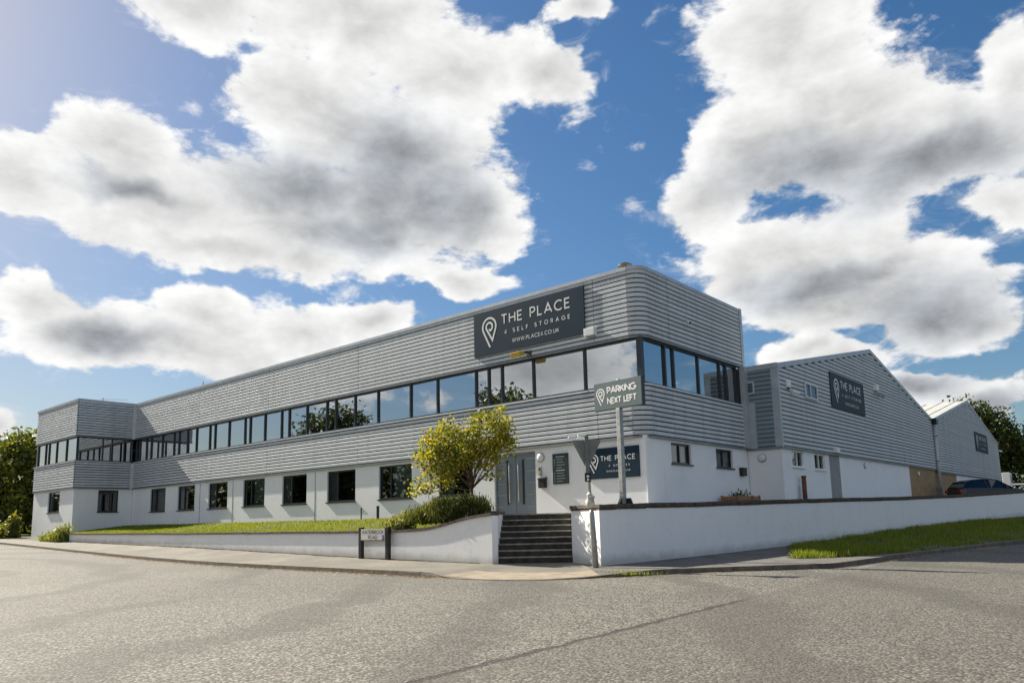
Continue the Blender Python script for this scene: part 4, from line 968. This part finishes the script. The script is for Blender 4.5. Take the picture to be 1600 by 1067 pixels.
t = thing('vent_grille', 'square vent grille with pale frame in the shaded inner corner', 'vent', WRET.p(.2, 4.6))
m_ = MB(); WRET.box(m_, .02, .46, 4.55, 5.02, .0, .06); m_.build('frame', sill_m, t)
for i in range(6):
    m_ = MB(); WRET.box(m_, .07, .41, 4.60+.065*i, 4.645+.065*i, .06, .075); m_.build('louvre', frame, t)
m_ = MB(); GAB.box(m_, 13.3, 13.75, 2.45, 2.68, .05, .20); o = m_.build('junction_box', whitep, None, bevel=.02); tag(o, 'small white junction box at the foot of the warehouse cladding', 'box')
t = thing('rusty_pipe', 'short rusty brown iron pipe standing against the warehouse wall', 'pipe', (WX+.16, 9.16, .06))
m_ = MB(); m_.tube([(WX+.16, 9.16, .06), (WX+.16, 9.16, 1.30)], .085, 14); m_.build('pipe', rust, t, smooth=True)
m_ = MB(); m_.lathe([(.10, 0), (.10, .06)], (WX+.16, 9.16, 1.27), 14); m_.build('collar', rust, t)
m_ = MB(); m_.tube([(WX+.05, 8.92, .06), (WX+.05, 8.92, .95)], .025, 8); m_.build('side_pipe', grey_pl, t)
t = thing('downpipe', 'tall grey downpipe in the valley between the two warehouse gables', 'pipe', (WX+.14, Y2, .1))
m_ = MB(); m_.tube([(WX+.16, Y2, .1), (WX+.16, Y2, 5.35)], .10, 14); m_.build('pipe', trim, t, smooth=True)
m_ = MB(); m_.prism([(WX+.02, Y2-.42, 5.62), (WX+.02, Y2+.42, 5.62), (WX+.02, Y2+.18, 5.28), (WX+.02, Y2-.18, 5.28)], (.34, 0, 0)); m_.build('hopper', frame, t)
for z in (1.2, 2.9, 4.5):
    m_ = MB(); m_.box(WX+.0, WX+.28, Y2-.13, Y2+.13, z, z+.06); m_.build('clip', trim_d, t)
t = thing('roof_flue', 'short metal flue with a cowl on the roof above the office corner', 'flue', (-.75, .45, 7.85))
m_ = MB(); m_.tube([(-.75, .45, 7.8), (-.75, .45, 8.22)], .09, 14); m_.build('pipe', steel, t, smooth=True)
m_ = MB(); m_.lathe([(.05, .06), (.24, .0), (.24, .03), (.06, .12)], (-.75, .45, 8.24), 20); m_.build('cowl', mat('cowl_bronze', (.12, .10, .06), .4, .7), t)
t = thing('roof_aerial', 'thin television aerial on the roof of the left wing', 'aerial', (-41.0, -1.2, 7.8))
m_ = MB(); m_.tube([(-41.0, -1.2, 7.8), (-41.0, -1.2, 8.6)], .022, 8); m_.build('mast', galv, t)
m_ = MB(); m_.tube([(-41.1, -1.35, 8.5), (-40.2, .1, 8.5)], .014, 6)
for i in range(6):
    c_ = Vector((-41.0, -1.2, 8.5)).lerp(Vector((-40.25, .03, 8.5)), i/5); dd = Vector((.83, -.55, 0))*(.28-.03*i); m_.tube([c_-dd, c_+dd], .012, 5)
m_.build('elements', galv, t)
for x, z in ((-43.3, 8.45), (-30.6, 8.42)):
    m_ = MB(); m_.tube([(x, .6 if x > -38 else -1.5, 7.8), (x, .6 if x > -38 else -1.5, z)], .035, 8); m_.lathe([(.035, 0), (.06, .03), (.035, .1)], (x, .6 if x > -38 else -1.5, z-.05), 10); o = m_.build('roof_vent', galv, None); tag(o, 'slender vent pipe standing on the roof of the %s' % ('left wing' if x < -38 else 'long block'), 'vent')
for x, r_, h_, nm in ((-13.85, .03, .50, 'thin'), (-12.73, .06, .55, 'thick')):
    m_ = MB(); m_.tube([(x, -.42, -.15), (x, -.42, h_)], r_, 10); m_.lathe([(r_*1.15, 0), (r_*1.15, .03), (r_*.4, .05)], (x, -.42, h_-.01), 10)
    o = m_.build('marker_post', mat('post_green', (.02, .05, .04), .6), None); tag(o, '%s dark post standing on the lawn close to the white wall' % nm, 'post')
# timber planter
t = thing('planter', 'low timber planter box by the shaded white side wall', 'planter', (.45, 5.6, LAND))
for k, z in enumerate((.10, .25, .40)):
    for (x0, x1, y0, y1) in ((.15, .19, 4.75, 6.55), (.75, .79, 4.75, 6.55), (.19, .75, 4.75, 4.79), (.19, .75, 6.51, 6.55)):
        m_ = MB(); m_.box(x0, x1, y0, y1, z, z+.14); m_.build('plank', wood, t)
for x, y in ((.16, 4.76), (.78, 4.76), (.16, 6.54), (.78, 6.54), (.795, 5.9)):
    m_ = MB(); m_.box(x-.035, x+.035, y-.035, y+.035, LAND, .57); m_.build('corner_post', wood, t)
m_ = MB(); m_.box(.19, .75, 4.79, 6.51, .1, .47); m_.build('soil', soil, t)
# air conditioning unit and railing beyond the second hall
t = thing('air_conditioner', 'pale outdoor air conditioning unit at the far end of the second warehouse', 'air conditioner', (1.9, 58.6, .5))
m_ = MB(); m_.box(1.4, 2.0, 58.1, 59.2, 1.3, 3.0); m_.build('casing', whitep, t, bevel=.03)
m_ = MB(); m_.lathe([(.38, 0), (.38, .02)], (2.0, 58.65, 2.4), 18, (1, 0, 0)); m_.build('fan_grille', grey_pl, t)
m_ = MB(); m_.box(1.3, 2.1, 58.0, 59.3, .1, 1.3); m_.build('plinth', greyr, t)
t = thing('railing', 'white tubular railing beyond the parked car', 'railing', (6, 62, .3))
rl = [Vector((1.5, 60, 0)), Vector((5, 63.5, 0)), Vector((9, 67.5, 0)), Vector((14, 72, 0))]
for z in (1.45, 2.0):
    m_ = MB(); m_.tube([p+Vector((0, 0, z)) for p in rl], .07, 8); m_.build('rail', whitep, t)
for p in rl:
    m_ = MB(); m_.tube([p+Vector((0, 0, .2)), p+Vector((0, 0, 2.0))], .07, 8); m_.build('post', whitep, t)

# ------------------------------------------------------------------ cars behind the side wall
tyre = mat('tyre', (.015, .015, .015), .85); rimm = mat('rim', (.45, .46, .47), .35, .8); red = mat('tail_light', (.35, .015, .012), .25); hl = mat('head_light', (.7, .72, .75), .15)
def loft(sections):
    mb = MB(); n = len(sections[0])
    for s_ in sections: mb.v += s_
    for i in range(len(sections)-1):
        for k in range(n): mb.f.append([i*n+k, i*n+(k+1) % n, (i+1)*n+(k+1) % n, (i+1)*n+k]); mb.mi.append(0)
    mb.f += [list(range(n))[::-1], list(range((len(sections)-1)*n, len(sections)*n))]; mb.mi += [0, 0]; return mb
def car(label, loc, ang, paint):
    t = thing('parked_car', label, 'car', loc); X = Matrix.Translation(loc) @ Matrix.Rotation(ang, 4, 'Z')
    def part(mb, name, m, parent=t, **k): mb.xf(X); return mb.build(name, m, parent, **k)
    st_ = [(-2.12, .66, .42, .70), (-2.05, .80, .26, .92), (-1.75, .86, .22, .98), (-1.0, .88, .20, .98), (0, .89, .20, .95), (.85, .88, .20, .92), (1.45, .86, .22, .84), (1.95, .80, .26, .72), (2.13, .64, .36, .58)]
    sec = []
    for x, w, b, tpz in st_:
        sec.append([(x, -w*.92, b), (x, -w, b+.14), (x, -w, (b+tpz)/2+.05), (x, -w*.96, tpz-.03), (x, -w*.86, tpz), (x, w*.86, tpz), (x, w*.96, tpz-.03), (x, w, (b+tpz)/2+.05), (x, w, b+.14), (x, w*.92, b)])
    part(loft(sec), 'body', paint, smooth=False)
    sec = []
    for x, w, b, tz, wt in [(-2.02, .80, .90, .97, .76), (-1.62, .82, .94, 1.34, .62), (-1.2, .83, .94, 1.43, .62), (-.3, .83, .93, 1.45, .62), (.15, .83, .92, 1.39, .61), (.55, .83, .91, 1.16, .68), (.98, .80, .88, .92, .76)]:
        sec.append([(x, -w, b), (x, -wt, tz), (x, wt, tz), (x, w, b)])
    part(loft(sec), 'greenhouse', carglass)
    sec = [[(x, -w, z), (x, -w*.9, z+.035), (x, w*.9, z+.035), (x, w, z)] for x, z, w in ((-1.70, 1.32, .60), (-1.3, 1.42, .635), (-.6, 1.455, .64), (-.15, 1.435, .635), (.14, 1.385, .62))]
    part(loft(sec), 'roof', paint)
    for s_ in (-1, 1):
        for a, b in (((-1.98, .80, .93), (-1.66, .63, 1.34)), ((-.52, .835, .93), (-.58, .635, 1.45)), ((.97, .81, .90), (.13, .62, 1.40))):
            m_ = MB(); m_.tube([(a[0], s_*a[1], a[2]), (b[0], s_*b[1], b[2])], .035, 6); part(m_, 'pillar', paint)
        m_ = MB(); m_.box(.45, .62, s_*.86-.02 if s_ > 0 else s_*1.0, s_*1.0 if s_ > 0 else s_*.86+.02, .92, 1.06); part(m_, 'door_mirror', paint, bevel=.02)
        m_ = MB(); m_.box(-2.13, -1.95, min(s_*.62, s_*.84), max(s_*.62, s_*.84), .70, .88); part(m_, 'tail_light', red, bevel=.02)
        m_ = MB(); m_.box(1.86, 2.06, min(s_*.5, s_*.79), max(s_*.5, s_*.79), .56, .70); part(m_, 'headlight', hl, bevel=.02)
        for x in (-1.32, 1.30):
            m_ = MB(); m_.lathe([(.24, -.10), (.31, -.09), (.32, 0), (.31, .09), (.24, .10)], (x, s_*.80, .32), 20, (0, 1, 0)); w_ = part(m_, 'wheel', tyre)
            m_ = MB(); m_.lathe([(.22, 0), (.20, .03), (.05, .03)], (x, s_*.80+s_*.08, .32), 14, (0, s_, 0)); part(m_, 'rim', rimm, w_)
car('dark grey hatchback parked behind the coping of the side wall', (4.15, 32.3, .16), math.atan2(.62, .78), mat('car_paint_dark', (.028, .029, .031), .25, .3, spec=.6))
car('silver car half hidden behind the dark hatchback', (7.6, 40.5, .20), math.atan2(.62, .78), mat('car_paint_silver', (.42, .44, .46), .3, .5))

# ------------------------------------------------------------------ vegetation
def fastmesh(name, V, nper, m):
    V = np.asarray(V, dtype=np.float32).reshape(-1, 3); nv = len(V); nf = nv//nper
    me = bpy.data.meshes.new(name); me.vertices.add(nv); me.vertices.foreach_set('co', V.ravel())
    me.loops.add(nv); me.loops.foreach_set('vertex_index', np.arange(nv, dtype=np.int32))
    me.polygons.add(nf); me.polygons.foreach_set('loop_start', np.arange(0, nv, nper, dtype=np.int32)); me.polygons.foreach_set('loop_total', np.full(nf, nper, dtype=np.int32))
    me.materials.append(m); me.update(calc_edges=True); return me
def leaf_quads(C, size, asp=.55, droop=.0, jit=.55):
    n = len(C); d = rng.normal(size=(n, 3)); d[:, 2] -= droop; d /= np.linalg.norm(d, axis=1)[:, None]
    e = rng.normal(size=(n, 3)); e -= d*np.sum(d*e, 1)[:, None]; e /= np.linalg.norm(e, axis=1)[:, None]
    s = size*(1+jit*rng.uniform(-1, 1, n))[:, None]
    q = np.stack([C-d*s*.5, C+e*s*asp*.5, C+d*s*.5, C-e*s*asp*.5], 1); return q
def pts_in(ells, n, surf=.5):
    out = []; w = np.array([a[3]*a[4]*a[5] for a in ells])**.8; w /= w.sum()
    idx = rng.choice(len(ells), n, p=w)
    for i in idx:
        c = ells[i]; v = rng.normal(size=3); v /= np.linalg.norm(v); r_ = rng.uniform(surf, 1)**(1/2.0)
        out.append([c[0]+v[0]*r_*c[3], c[1]+v[1]*r_*c[4], c[2]+v[2]*r_*c[5]])
    return np.array(out)
def make_tree(name, label, loc, trunk_h, tr_r, ells, nclump, nleaf, crad, lsize, lm, limbs=14, group=None, lean=(0, 0), trunks=1, surf=.45, asp=.55, wig=.12, fmin=.45):
    t = thing(name, label, 'tree', loc, group); o0 = Vector(loc)
    cl = pts_in(ells, nclump, surf); mb = MB()
    for k in range(trunks):
        a = Vector((random.uniform(-.1, .1)*trunks*.5, random.uniform(-.1, .1)*trunks*.5, -.3)) if trunks > 1 else Vector((0, 0, -.3)); b = Vector((lean[0], lean[1], trunk_h))
        mid = a.lerp(b, .5)+Vector((random.uniform(-wig, wig), random.uniform(-wig, wig), 0))
        mb.tube([a, mid, b], [tr_r*1.25, tr_r, tr_r*.75], 9)
    order = rng.permutation(len(cl))[:limbs]
    for i in order:
        c = Vector(cl[i]); f_ = random.uniform(fmin, 1.0); s_ = Vector((lean[0]*f_, lean[1]*f_, trunk_h*f_))
        m1 = s_.lerp(c, .4)+Vector((random.uniform(-1, 1), random.uniform(-1, 1), .6))*wig*1.6; m2 = s_.lerp(c, .75)+Vector((random.uniform(-1, 1), random.uniform(-1, 1), random.uniform(-.4, .6)))*wig*1.2
        r_ = tr_r*random.uniform(.30, .5); mb.tube([s_, m1, m2, c], [r_, r_*.7, r_*.42, r_*.15], 6)
        for _ in range(2):
            j = Vector(cl[random.randrange(len(cl))])
            if (j-m2).length < (Vector(ells[0][3:6]).length)*.55: mb.tube([m1, m1.lerp(j, .55)+Vector((0, 0, wig)), j], [r_*.4, r_*.25, r_*.1], 5)
    mb.xf(Matrix.Translation(o0)); mb.build('trunk', bark, t, smooth=True)
    per = max(1, nleaf//nclump); cs = []
    for c in cl:
        k = int(per*random.uniform(.5, 1.5)); cs.append(np.array(c)+np.clip(rng.normal(size=(k, 3)), -1.5, 1.5)*crad*random.uniform(.7, 1.25)*np.array([1, 1, .8]))
    C = np.concatenate(cs)+np.array(loc); C = C[C[:, 2] > loc[2]+.15]
    me = fastmesh('crown', leaf_quads(C, lsize, asp, .3), 4, lm); o = bpy.data.objects.new('crown', me); COL.objects.link(o); ORI[o.name] = Vector((0, 0, 0))
    o.parent = t; o.matrix_parent_inverse = Matrix.Translation(-ORI[t.name]); return t
def copy_tree(src, name, loc, label, sc, rz, group):
    r = src.copy(); COL.objects.link(r); r.location = loc; r.scale = (sc, sc, sc); r.rotation_euler = (0, 0, rz); ORI[r.name] = Vector(loc); tag(r, label, 'tree', group)
    for ch in src.children: c = ch.copy(); COL.objects.link(c); c.parent = r; c.matrix_parent_inverse = ch.matrix_parent_inverse.copy()
    return r
# small golden tree by the steps: crown spreads along the view-right direction
ex = [(-.55, -.45, 1.85, .75, .7, .62), (-1.0, -.85, 1.35, .55, .5, .55), (.45, .38, 2.10, .72, .7, .72), (.72, .62, 1.65, .45, .42, .58), (-.1, -.05, 1.45, .8, .75, .55), (-.7, -.6, .80, .5, .45, .42), (-1.2, -1.0, .35, .35, .35, .22), (.5, .3, .95, .35, .35, .4)]
gt = make_tree('small_tree', 'small golden green tree with bare lower stems beside the entrance steps', (-4.1, -3.6, .05), 1.05, .06, [(a, b, c+.55, d, e, f) for a, b, c, d, e, f in ex], 260, 8800, .165, .092, leaf_gold, 24, lean=(-.05, -.02), trunks=1, surf=.2, asp=.72, wig=.13, fmin=.72)
def shrub(name, label, loc, ells, n, size, lm, asp=.25, up=1.2, cat='shrub'):
    t = thing(name, label, cat, loc); C = pts_in(ells, n, .15)+np.array(loc)+rng.normal(size=(n, 3))*size*.45; C = C[C[:, 2] > loc[2]-.05]; k = len(C)
    d = rng.normal(size=(k, 3))*.6; d[:, 2] = np.abs(d[:, 2])+up; d /= np.linalg.norm(d, axis=1)[:, None]
    e = rng.normal(size=(k, 3)); e -= d*np.sum(d*e, 1)[:, None]; e /= np.linalg.norm(e, axis=1)[:, None]
    s = (size*rng.uniform(.6, 1.4, k))[:, None]; q = np.stack([C-d*s*.5, C+e*s*asp*.5, C+d*s*.5, C-e*s*asp*.5], 1)
    o = bpy.data.objects.new('foliage', fastmesh('foliage', q, 4, lm)); COL.objects.link(o); o.parent = t; o.matrix_parent_inverse = Matrix.Translation(-Vector(loc))
    mb = MB()
    for i in range(9):
        c = Vector(C[rng.integers(k)]); b = Vector(loc)+Vector((ells[i % len(ells)][0], ells[i % len(ells)][1], -.1)); mb.tube([b, b.lerp(c, .6)+Vector((0, 0, .05)), c], [.02, .014, .006], 5)
    mb.build('stem', bark, t); return t
shrub('lavender_bush', 'bushy dark green evergreen shrub spilling over the rising coping left of the steps', (-5.0, -4.1, -.1), [(0, .0, .28, .85, .5, .42), (.9, .25, .42, .6, .4, .36), (-.8, -.1, .10, .6, .45, .36), (1.3, .45, .38, .35, .35, .30), (.45, -.2, .30, .6, .4, .35)], 9000, .16, leaf_shrub, .16)
shrub('low_shrub', 'small pale leafy shrub at the left end of the dark bush on the lawn', (-6.9, -4.2, -.28), [(0, 0, .12, .45, .35, .24), (-.5, .1, .05, .35, .3, .18), (.4, 0, .2, .3, .3, .28)], 2200, .11, leaf_weed, .4)
shrub('weeds', 'clump of pale green weeds at the left end of the low white wall', (-36.0, -5.1, -.75), [(0, 0, .12, 1.0, .3, .26), (.9, 0, .25, .5, .25, .45), (-1.4, 0, .08, .8, .25, .18), (1.3, .1, .3, .2, .25, .55)], 1500, .30, leaf_weed, .20, .5, 'plant')
shrub('weeds', 'low yellowish green bushes below the trees at the far left corner', (-47.5, -4.6, -.62), [(0, 0, .2, 1.5, .5, .6), (-2.5, .2, .2, 1.6, .6, .75), (-5.5, .3, .3, 1.8, .6, 1.0), (1.1, .2, .5, .5, .4, 1.2), (-9, .4, .3, 2.5, .7, 1.0)], 7000, .34, leaf_mid, .4, .4, 'plant')
shrub('hedge', 'overgrown dark hedge between the trees at the far left edge', (-60, 1.5, -.5), [(0, 0, 1.0, 14, .9, 2.0), (-9, 0, 1.4, 8, 1.0, 2.3), (9, .5, .8, 5, .8, 1.7)], 9000, .45, leaf_dark, .6, .3, 'hedge')
shrub('planter_plants', 'sparse dead looking plants in the timber planter', (.47, 5.6, .45), [(0, 0, .1, .2, .7, .16)], 260, .12, leaf_dark, .3, .5, 'plant')
# tall trees left of the wing
e1 = [(0, 0, 4.6, 3.0, 2.8, 3.4), (1.2, .8, 6.3, 1.9, 1.8, 2.0), (-1.5, -.6, 3.2, 2.3, 2.2, 2.4), (.6, -.8, 2.2, 2.6, 2.2, 2.0)]
lt = make_tree('broadleaf_tree', 'large olive green broadleaf tree rising just left of the left wing', (-59.0, -1.0, -.3), 3.0, .22, e1, 240, 17000, .55, .34, leaf_mid, 20, 'trees left of the building')
copy_tree(lt, 'broadleaf_tree', (-66.5, -8.0 if False else -5.0, -.4), 'broadleaf tree cut by the left edge of the picture', .95, 1.9, 'trees left of the building')
copy_tree(lt, 'broadleaf_tree', (-58.0, 9.0, -.3), 'dark broadleaf tree behind the left wing', 1.0, 3.6, 'trees left of the building')
# dark trees beyond the second hall
e2 = [(0, 0, 7.0, 4.2, 4.2, 5.0), (2.0, 1, 5, 3.2, 3.0, 4.0), (-1.6, -1, 9.3, 2.3, 2.3, 2.8), (-.5, 0, 3.4, 4.0, 3.8, 3.0)]
rt = make_tree('poplar_tree', 'tall dark green tree rising behind the far warehouse gable', (-3.5, 80, 0), 5.0, .3, e2, 260, 26000,   .8, .36, leaf_dark, 16, 'trees beyond the warehouse')
copy_tree(rt, 'poplar_tree', (4.0, 86, 0), 'dark green tree right of the far gable behind the railing', .86, 2.1, 'trees beyond the warehouse')
copy_tree(rt, 'poplar_tree', (12.5, 80, 0), 'sunlit tree cut by the right edge of the picture', .88, 4.0, 'trees beyond the warehouse')
copy_tree(rt, 'poplar_tree', (21, 76, 0), 'tree beyond the side road just outside the right edge', .95, 5.2, 'trees beyond the warehouse')
# trees across the road that the windows mirror
for i, (x, y, s_) in enumerate([(-47, -46, 1.35), (-82, -46, 1.5), (-30, -50, .62), (-62, -50, .68), (-95, -52, .7), (-115, -50, .72), (-16, -52, .6), (2, -54, .62), (30, -50, .66)]):
    copy_tree(rt, 'roadside_tree', (x, y, -1.2), 'tree across the road, seen only as a reflection in the office windows', s_, i*1.3, 'trees mirrored in the windows')
for i, (x, y, s_) in enumerate([(58, -8, .7), (60, 12, .75), (56, 34, .7)]):
    copy_tree(rt, 'roadside_tree', (x, y, -1.2), 'tree across the side road, seen only as a reflection in the side windows', s_, i*1.7+.5, 'trees mirrored in the side windows')

t = thing('hedge', 'long hedge across the road, seen only mirrored in the ground floor windows', 'hedge', (-80, -41, -1.2))
C = np.stack([rng.uniform(-240, 45, 22000), -41+rng.normal(size=22000)*.8, -1.2+8.4*rng.random(22000)**.8], 1)
o = bpy.data.objects.new('foliage', fastmesh('foliage', leaf_quads(C, .8, .7), 4, leaf_dark)); COL.objects.link(o); o.parent = t; o.matrix_parent_inverse = Matrix.Translation(-Vector((-80, -41, -1.2)))
# grass
def blades(name, label, P, h, m, w=.012):
    n = len(P); d = rng.normal(size=(n, 3))*.35; d[:, 2] = 1; d /= np.linalg.norm(d, axis=1)[:, None]
    a = rng.uniform(0, 2*math.pi, n); e = np.stack([np.cos(a), np.sin(a), np.zeros(n)], 1)*w; hh = (h*rng.uniform(.5, 1.4, n))[:, None]
    q = np.stack([P-e, P+e, P+d*hh], 1); o = bpy.data.objects.new(name, fastmesh(name, q, 3, m)); COL.objects.link(o); return tag(o, label, 'grass', kind='stuff')
P = []
while len(P) < 42000:
    y = -4.78+4.74*random.random()**1.4; x = -38.3+(lawn_r(y)+38.3)*random.random()
    P.append((x, y, lawn_z(x, y)-.01))
blades('grass', 'short bright green lawn grass behind the low wall', np.array(P), .085, grass_m, .014)
vv = verge_mb.v; P = []; fs = [f for f in verge_mb.f if vv[f[0]][1] < 22]
ar = []
for f in fs:
    a, b, c, d = [Vector(vv[k]) for k in f]; ar.append(((b-a).cross(d-a)).length)
ar = np.array(ar); pick = rng.choice(len(fs), 40000, p=ar/ar.sum())
for k in pick:
    a, b, c, d = [Vector(vv[i]) for i in fs[k]]; s_, t_ = random.random(), random.random(); 
    p_ = (a*(1-s_)+b*s_)*(1-t_)+(d*(1-s_)+c*s_)*t_
    if math.sin(p_.x*2.1+p_.y*.7)*math.sin(p_.y*1.3-p_.x*.5)+random.gauss(0, .35) > -.45 and in_verge(p_.x, p_.y): P.append(tuple(p_))
blades('verge_grass', 'tufted grass on the verge between side wall and kerb', np.array(P), .12, grass_m, .012)
P = []
for k in pick:
    a, b, c, d = [Vector(vv[i]) for i in fs[k]]; s_, t_ = random.random(), random.random(); p_ = (a*(1-s_)+b*s_)*(1-t_)+(d*(1-s_)+c*s_)*t_
    if p_.y < 2.2 and p_.x > 3.2 and in_verge(p_.x, p_.y): P += [tuple(p_+Vector((random.gauss(0, .05), random.gauss(0, .05), 0))) for _ in range(3)]
blades('tall_grass', 'longer unmown grass at the sunny near end of the verge', np.array(P), .15, grass_m, .010)
# tufts at the kerb end and dead leaves in the gutter
P = [(random.gauss(2.75, .35), random.gauss(-5.6, .25), 0) for _ in range(350)]; P = [(x, y, zr(x, y)+.06) for x, y, _ in P]
blades('kerb_weeds', 'small weeds growing along the kerb by the crossing', np.array(P), .07, grass_m, .008)
P = []
for _ in range(1500):
    x = -random.random()**1.3*22-1.2; k_ = interp(x, K[:9]); y = k_-.03-abs(random.gauss(0, .14)); P.append((x, y, zr(x, y)+.012))
for _ in range(250):
    x = -random.uniform(3, 33); P.append((x, -5.06-abs(random.gauss(0, .07)), interp(x, BASE)+.015))
C = np.array(P); q = leaf_quads(C, .055, .6); q[:, :, 2] = C[:, None, 2]+(q[:, :, 2]-C[:, None, 2])*.25
o = bpy.data.objects.new('fallen_leaves', fastmesh('fallen_leaves', q, 4, litter_m)); COL.objects.link(o); tag(o, 'dry fallen leaves scattered in the gutter along the kerb', 'leaves', kind='stuff')
